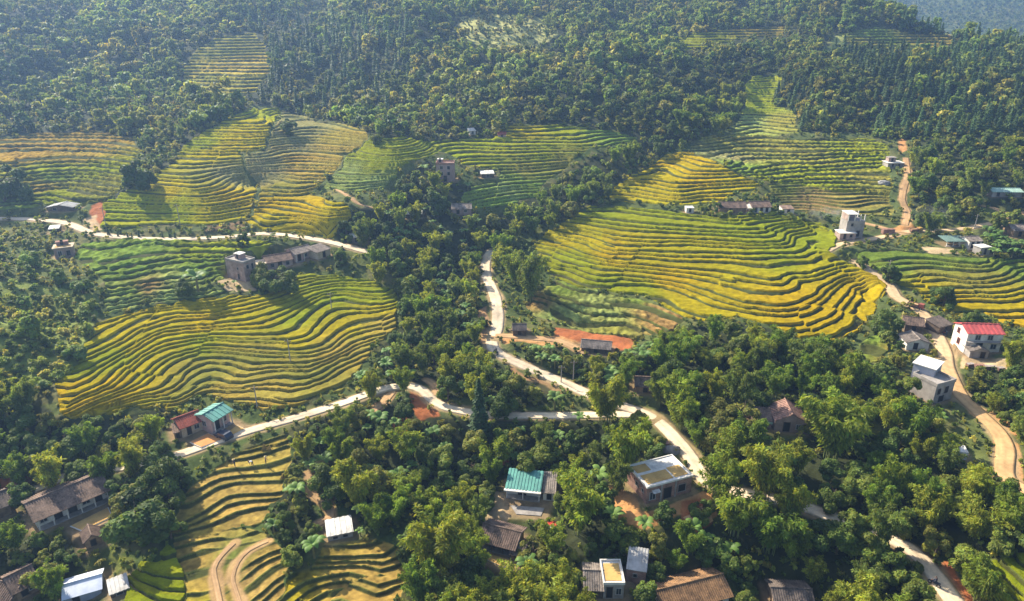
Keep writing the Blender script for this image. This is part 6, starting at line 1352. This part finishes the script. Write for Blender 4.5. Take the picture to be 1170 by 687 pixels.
def cluster_mesh(name, items, mat, label):
    """many far plants as one mesh: items = (arrays, position, yaw, scale, tint)"""
    Vs, Cs = [], []
    for (V, C), p, a, sc, t in items:
        ca, sa = math.cos(a), math.sin(a); W_ = V*sc
        Vs.append(np.stack([W_[:, 0]*ca-W_[:, 1]*sa+p[0], W_[:, 0]*sa+W_[:, 1]*ca+p[1], W_[:, 2]+p[2]], 1)); Cs.append(C*t)
    V = np.concatenate(Vs); C = np.clip(np.concatenate(Cs), 0, 1)
    me = raw_mesh(name, V, np.arange(len(V)).reshape(-1, 4), C); me.materials.append(mat)
    return tag(link_obj(name, me), label, None, None, 'stuff')
def forest(kinds, clear, lookup, rest, fieldw, roadd, pads):
    bl = [broad_crown(260, .76, 600+i, lobes=11) for i in range(12)]; bl = [(b[0], b[2]) for b in bl]
    bm = [bamboo_crown(9, 26, 1.35, 620+i) for i in range(4)]; bm = [(b[0], b[2]) for b in bm]
    cn = [conifer_crown(170, .75, 640+i) for i in range(4)]; cn = [(b[0], b[2]) for b in cn]
    bt = [broad_crown(60, 1.25, 660+i, lobes=7) for i in range(5)]; bt = [(b[0], b[2]) for b in bt]
    sh = [broad_crown(46, .5, 680+i, Rx=1.25, Rz=.9, zc=.7, lobes=5) for i in range(6)]; sh = [(b[0], b[2]) for b in sh]
    def scatter(poly, sp, tries):
        P = world_poly(poly) if not isinstance(poly, np.ndarray) else poly
        q = np.stack([rng.uniform(P[:, 0].min(), P[:, 0].max(), tries), rng.uniform(P[:, 1].min(), P[:, 1].max(), tries)], 1)
        q = q[in_poly(q[:, 0], q[:, 1], P)]
        g = {}; out = []
        for x, y in q:
            k = (int(x//sp), int(y//sp))
            if any((a-x)**2+(b-y)**2 < sp*sp for i in range(k[0]-1, k[0]+2) for j in range(k[1]-1, k[1]+2) for a, b in g.get((i, j), ())): continue
            g.setdefault(k, []).append((x, y)); out.append((x, y))
        return np.array(out).reshape(-1, 2)
    def keep(p, over=.45):
        ok = (lookup(roadd, p[:, 0], p[:, 1]) > 1.2) & (lookup(pads, p[:, 0], p[:, 1]) < .2) & (lookup(fieldw, p[:, 0], p[:, 1]) < .35)
        return p[ok]
    def clearfrac(x, y, z):
        px, py, f = project(np.array([x, y, z+3.0])); i, j = int(py/2), int(px/2)
        r = max(1, int(1.5*F/f/2))
        a = clear[max(0, i-r):i+r+1, max(0, j-r):j+r+1]
        return a.mean() if a.size else 0
    main, right = MAINF, RIGHTF
    bare = [np.array(p, float) for p in ([(525,18),(560,12),(622,18),(645,40),(610,62),(560,60),(530,45)], [(286,40),(310,22),(370,-8),(384,0),(352,22),(322,40)], [(970,38),(1040,30),(1090,44),(1085,55),(1000,58)])]
    items = []
    for poly, mixn in ((main, 0), (right, 1)):
        p = keep(scatter(poly, 3.05, 80000))
        z = GZv(p[:, 0], p[:, 1])
        for (x, y), zz in zip(p, z):
            px, py, f = project(np.array([x, y, zz+2]))
            if clearfrac(x, y, zz) > .35: continue
            b = any(in_poly(np.array([px]), np.array([py]), q)[0] for q in bare)
            if b and rng.random() > .62: continue
            patch = float(vnoise(x/34, y/34, 51)); u = rng.random()
            if (mixn and (patch > .35 or px > 1000) and u < .55) or (not mixn and 270 < px < 470 and 20 < py < 120 and u < .45):
                a = cn[rng.integers(4)]; sc = rng.uniform(.6, .95); t = np.array(TINT['conifer'][rng.integers(2)])
            elif u < .10: a = bm[rng.integers(4)]; sc = rng.uniform(.5, .75); t = np.array(TINT['bamboo_clump'][3])*.9
            else: a = bl[rng.integers(12)]; sc = (.42+.75*rng.random()**1.6)*(.8+.5*patch)*(.36 if b else 1); t = np.array(TINT['broadleaf_tree'][rng.integers(4)])
            t = t*(.62+1.05*float(fbm(x/38, y/38, 52, 2)))*rng.uniform(.75, 1.35); t = t*np.array([1+.25*(float(vnoise(x/26, y/26, 53))-.4), 1, 1])
            if rng.random() < 0: t = t*np.array([1.9, 1.25, .9])
            items.append((a, (x, y, zz-.2), rng.uniform(0, 6.28), sc*np.array([1, 1, rng.uniform(.85, 1.2)]), t))
    lo = [broad_crown(26, .75, 700+i, Rx=1.6, Rz=1.3, zc=1.0, lobes=4) for i in range(6)]; lo = [(b[0], b[2]) for b in lo]
    for poly in (main, right):
        p = keep(scatter(poly, 2.3, 90000)); z = GZv(p[:, 0], p[:, 1])
        for (x, y), zz in zip(p, z):
            if clearfrac(x, y, zz-2.5) > .4: continue
            items.append((lo[rng.integers(6)], (x, y, zz-.15), rng.uniform(0, 6.28), rng.uniform(.6, 1.3), np.array(TINT['shrub'][rng.integers(4)])*rng.uniform(.45, 1.0)))
    for p, kind, sc in rest:
        a = {'bamboo_clump': bm, 'broadleaf_tree': bl}.get(kind)
        if a is None: continue
        items.append((a[rng.integers(len(a))], (p[0], p[1], GZ(p[0], p[1])-.1), rng.uniform(0, 6.28), sc, np.array(TINT[kind][rng.integers(len(TINT[kind]))])))
    # the same woods go on past the sides of the picture
    p = keep(scatter(np.array([(-330, 36), (330, 36), (390, 330), (-390, 330)], float), 4.6, 60000)); z = GZv(p[:, 0], p[:, 1])
    px, py, f = project(np.stack([p[:, 0], p[:, 1], z+4], 1))
    out = ((px < -70) & (px > -520)) | ((px > 1240) & (px < 1690)) | ((py > 760) & (py < 1150) & (px > -520) & (px < 1690))
    for (x, y), zz in zip(p[out], z[out]):
        if vnoise(np.array(x/18), np.array(y/18), 91) > .72: continue
        u = rng.random(); kind = 'bamboo_clump' if u < .3 else 'broadleaf_tree'; a = bm if u < .3 else bl
        items.append((a[rng.integers(len(a))], (x, y, zz-.1), rng.uniform(0, 6.28), rng.uniform(.5, .95), np.array(TINT[kind][rng.integers(4)])))
    print('forest trees', len(items))
    cluster_mesh('hillside_forest', items, M['leaf'], 'dense mixed forest covering the hills above the terraces')
    # the bluish wooded hill beyond the shoulder
    P = np.array([(x, y) for x, y in [(250,560),(420,560),(1500,1900),(560,1900)]], float)
    p = scatter(P, 5.6, 60000); z = GZv(p[:, 0], p[:, 1]); items = []
    for (x, y), zz in zip(p, z):
        px, py, f = project(np.array([x, y, zz]))
        if not (990 < px < 1290 and -40 < py < 80): continue
        items.append((bt[rng.integers(5)], (x, y, zz-.2), rng.uniform(0, 6.28), rng.uniform(.6, 1.1), np.array(TINT['broadleaf_tree'][rng.integers(3)])*rng.uniform(.85, 1.2)))
    print('far trees', len(items))
    cluster_mesh('far_hill_forest', items, M['leaf'], 'wooded blue hill beyond the shoulder')
    # undergrowth: low leafy tufts on all ground that is not field, road or yard
    items = []
    for (y0, y1, sp, k) in ((50, 130, 1.25, 1.0), (130, 200, 1.7, 1.25), (200, 290, 2.5, 1.6)):
        w0 = .80*y1+15
        p = scatter(np.array([(-w0*.98, y0), (w0*.98, y0), (w0*.98, y1), (-w0*.98, y1)], float), sp, int(2*w0*(y1-y0)/(sp*sp)*2.6))
        p = p[(lookup(roadd, p[:, 0], p[:, 1]) > .22) & (lookup(pads, p[:, 0], p[:, 1]) < .3) & (lookup(fieldw, p[:, 0], p[:, 1]) < .3)]
        z = GZv(p[:, 0], p[:, 1]); px, py, f = project(np.stack([p[:, 0], p[:, 1], z], 1))
        soil = np.zeros(len(p), bool)
        for SP, c in SOILS:
            if c[0] > .23: soil |= in_poly(p[:, 0], p[:, 1], SP)
        ok = (px > -240) & (px < 1410) & (py > -20) & (py < 900) & ~(soil & (rng.random(len(p)) < np.where(p[:, 0] < -60, .72, .93))) & (vnoise(p[:, 0]/6, p[:, 1]/6, 61) > .12)
        for (x, y), zz in zip(p[ok], z[ok]):
            items.append((sh[rng.integers(6)], (x, y, zz-.1), rng.uniform(0, 6.28), k*rng.uniform(.35, .8)*np.array([1, 1, rng.uniform(.7, 1.3)]), np.array(TINT['shrub'][rng.integers(4)])*rng.uniform(.75, 1.35)))
    print('tufts', len(items))
    cluster_mesh('undergrowth', items, M['leaf'], 'low scrub and weeds over the open ground')
import time as _tm; _t0=_tm.time()
def _tick(n): print('TICK', n, round(_tm.time()-_t0,1), flush=True)
# ------------------------------------------------------------------ put everything together
ZT, GCOL, CROP, FIELDW, ROADD, PADW = build_ground()
_tick('ground')
def GZv(x, y):
    x = np.asarray(x, float); y = np.asarray(y, float)
    r = np.clip(np.searchsorted(ys, y)-1, 0, NR-2); ty = np.clip((y-ys[r])/(ys[r+1]-ys[r]), 0, 1)
    def row(rr):
        u = x/hw[rr]; c = np.clip(np.searchsorted(us, u)-1, 0, NC-2); t = np.clip((u-us[c])/(us[c+1]-us[c]), 0, 1)
        return ZT[rr, c]*(1-t)+ZT[rr, c+1]*t
    return row(r)*(1-ty)+row(r+1)*ty
def GZ(x, y): return float(GZv(np.array([x]), np.array([y]))[0])
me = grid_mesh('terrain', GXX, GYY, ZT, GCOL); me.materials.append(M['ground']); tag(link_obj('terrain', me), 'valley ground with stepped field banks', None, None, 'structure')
for z, s, cm, ht, cc in CROP:
    x, y, zz = GXX[s], GYY[s], ZT[s]+np.where(cm > .02, ht, -.25)
    if not (cm > .05).any(): continue
    me = grid_mesh('rice_crop' if z['kind'] == 'rice' else 'vegetable_crop', x, y, zz, np.clip(cc, 0, 1), keep=cm > .05); me.materials.append(M['rice'])
    tag(link_obj(me.name.split('.')[0], me), z['n'], None, None, 'stuff')
_tick('crops')
def strip_mesh(kind, k, c, w):
    n = len(c); t = np.gradient(c[:, :2], axis=0); t /= np.maximum(np.linalg.norm(t, axis=1, keepdims=True), 1e-9); nn = np.stack([-t[:, 1], t[:, 0]], 1)
    jl = (fbm(np.arange(n)/3.0, np.full(n, 1.7+w), 71)-.5)*.7; jr = (fbm(np.arange(n)/3.0, np.full(n, 9.7+w), 72)-.5)*.7
    wl = w/2*(1+.25*jl); wr = w/2*(1+.25*jr); th = .09 if kind == 'road' else .035
    off = [(-1.0, -.25), (-.97, th), (-.70, th+.02), (-.45, th+.03), (-.2, th+.035), (.0, th+.04), (.2, th+.035), (.45, th+.03), (.70, th+.02), (.97, th), (1.0, -.25)]
    V = []
    for o, z in off:
        ww = np.where(o < 0, wr, wl)*o; V.append(np.concatenate([c[:, :2]+nn*ww[:, None], (c[:, 2]+z)[:, None]], 1))
    V = np.stack(V, 1).reshape(-1, 3); m = len(off)
    Q = [(i*m+j, (i+1)*m+j, (i+1)*m+j+1, i*m+j+1) for i in range(n-1) for j in range(m-1)]
    base = np.array([.68, .55, .40]) if k in ('upper', 'centre', 'lower') else (np.array([.58, .42, .25]) if kind == 'road' else np.array([.46, .29, .15]))
    o = np.array([a for a, _ in off]); worn = 1-.30*sstep(.75, 1.0, np.abs(o))-.10*(np.abs(o) < .1)+.05*(np.abs(np.abs(o)-.45) < .1)
    ln = fbm(np.arange(n)/9.0, np.full(n, 3.3+w), 73)[:, None]; pt = (vnoise(np.arange(n)[:, None]/2.0+0*o[None], o[None]*1.5+k.__len__(), 74) > .78)
    cc = (base[None, None]*(worn[None]*(.80+.35*ln)*(1-.16*pt))[..., None]*np.array([1, .985, .96])**(3*ln[..., None]))
    if k == 'village':
        tt = sstep(.45, .62, np.arange(n)/n)[:, None, None]; cc = cc*(1-tt)+cc*np.array([.96, .84, .68])*tt
    me = raw_mesh(k, V, np.array(Q)[:, ::-1], np.clip(cc, 0, 1).reshape(-1, 3), True); me.materials.append(M['road'])
    return tag(link_obj(kind if kind == 'road' else k, me), None, None, None, 'structure')
for kind, k, c, w in STRIPS:
    strip_mesh(kind, k, c, w)
_tick('strips')
for s in HOUSES: build_house(s)
build_yards(); roof_grain(); small_things()
_tick('houses')
kinds, CLEAR, LOOKUP, REST = build_vegetation(FIELDW, ROADD, PADW)
_tick('veg')
forest(kinds, CLEAR, LOOKUP, REST, FIELDW, ROADD, PADW)

_tick('forest')
# ------------------------------------------------------------------ air, light, camera
SUN = np.array([-.74, .67, 0]); EL = R(37)
sv = Vector((SUN[0]*math.cos(EL)/np.linalg.norm(SUN), SUN[1]*math.cos(EL)/np.linalg.norm(SUN), math.sin(EL)))
sl = bpy.data.lights.new('sun', 'SUN'); sl.energy = 5.0; sl.angle = R(.6); sl.color = (1, .92, .75)
so = bpy.data.objects.new('sun', sl); COL.objects.link(so); so.rotation_euler = sv.to_track_quat('Z', 'Y').to_euler(); so.location = (0, 0, 300)
wd = bpy.data.worlds.new('World'); scene.world = wd; wd.use_nodes = True
nt = wd.node_tree; bg = nt.nodes['Background']; sky = nt.nodes.new('ShaderNodeTexSky'); sky.sky_type = 'NISHITA'; sky.sun_disc = False
sky.sun_elevation = EL; sky.sun_rotation = math.atan2(sv.x, sv.y); sky.air_density = 1.2; sky.dust_density = 2.0
nt.links.new(sky.outputs[0], bg.inputs[0]); bg.inputs[1].default_value = .10
m = bpy.data.materials.new('valley_haze'); m.use_nodes = True; n = m.node_tree; n.nodes.remove(n.nodes['Principled BSDF'])
pv = n.nodes.new('ShaderNodeVolumePrincipled'); pv.inputs['Color'].default_value = (.34, .56, 1.0, 1); pv.inputs['Density'].default_value = .00036; pv.inputs['Anisotropy'].default_value = .35
n.links.new(pv.outputs[0], n.nodes['Material Output'].inputs['Volume'])
zlo = float(ZT.min())-1.0; zhi = max(float(ZT.max())+16, 92.0)
X1 = float(np.abs(GXX).max())+5; b = MB(); b.obox((-X1, ys[0]-5, zlo), (2*X1, 0, 0), (0, ys[-1]-ys[0]+10, 0), (0, 0, zhi-zlo))
hz = b.build('haze', m); tag(hz, 'pale morning haze over the valley', None, None, 'stuff')
cam = bpy.data.cameras.new('camera'); co = bpy.data.objects.new('camera', cam); COL.objects.link(co)
co.location = CAM; co.rotation_euler = (R(90)-PITCH, 0, 0); cam.sensor_width = 36; cam.lens = 36*F/W; cam.clip_end = 12000; cam.clip_start = 1
scene.camera = co
scene.view_settings.view_transform = 'Standard'; scene.view_settings.look = 'None'; scene.view_settings.exposure = 1.12; scene.view_settings.gamma = 1
scene.render.engine = 'CYCLES'
scene.cycles.max_bounces = 5; scene.cycles.diffuse_bounces = 3; scene.cycles.transmission_bounces = 3; scene.cycles.volume_bounces = 0; scene.cycles.transparent_max_bounces = 4
scene.cycles.use_denoising = True
scene.cycles.use_adaptive_sampling = False
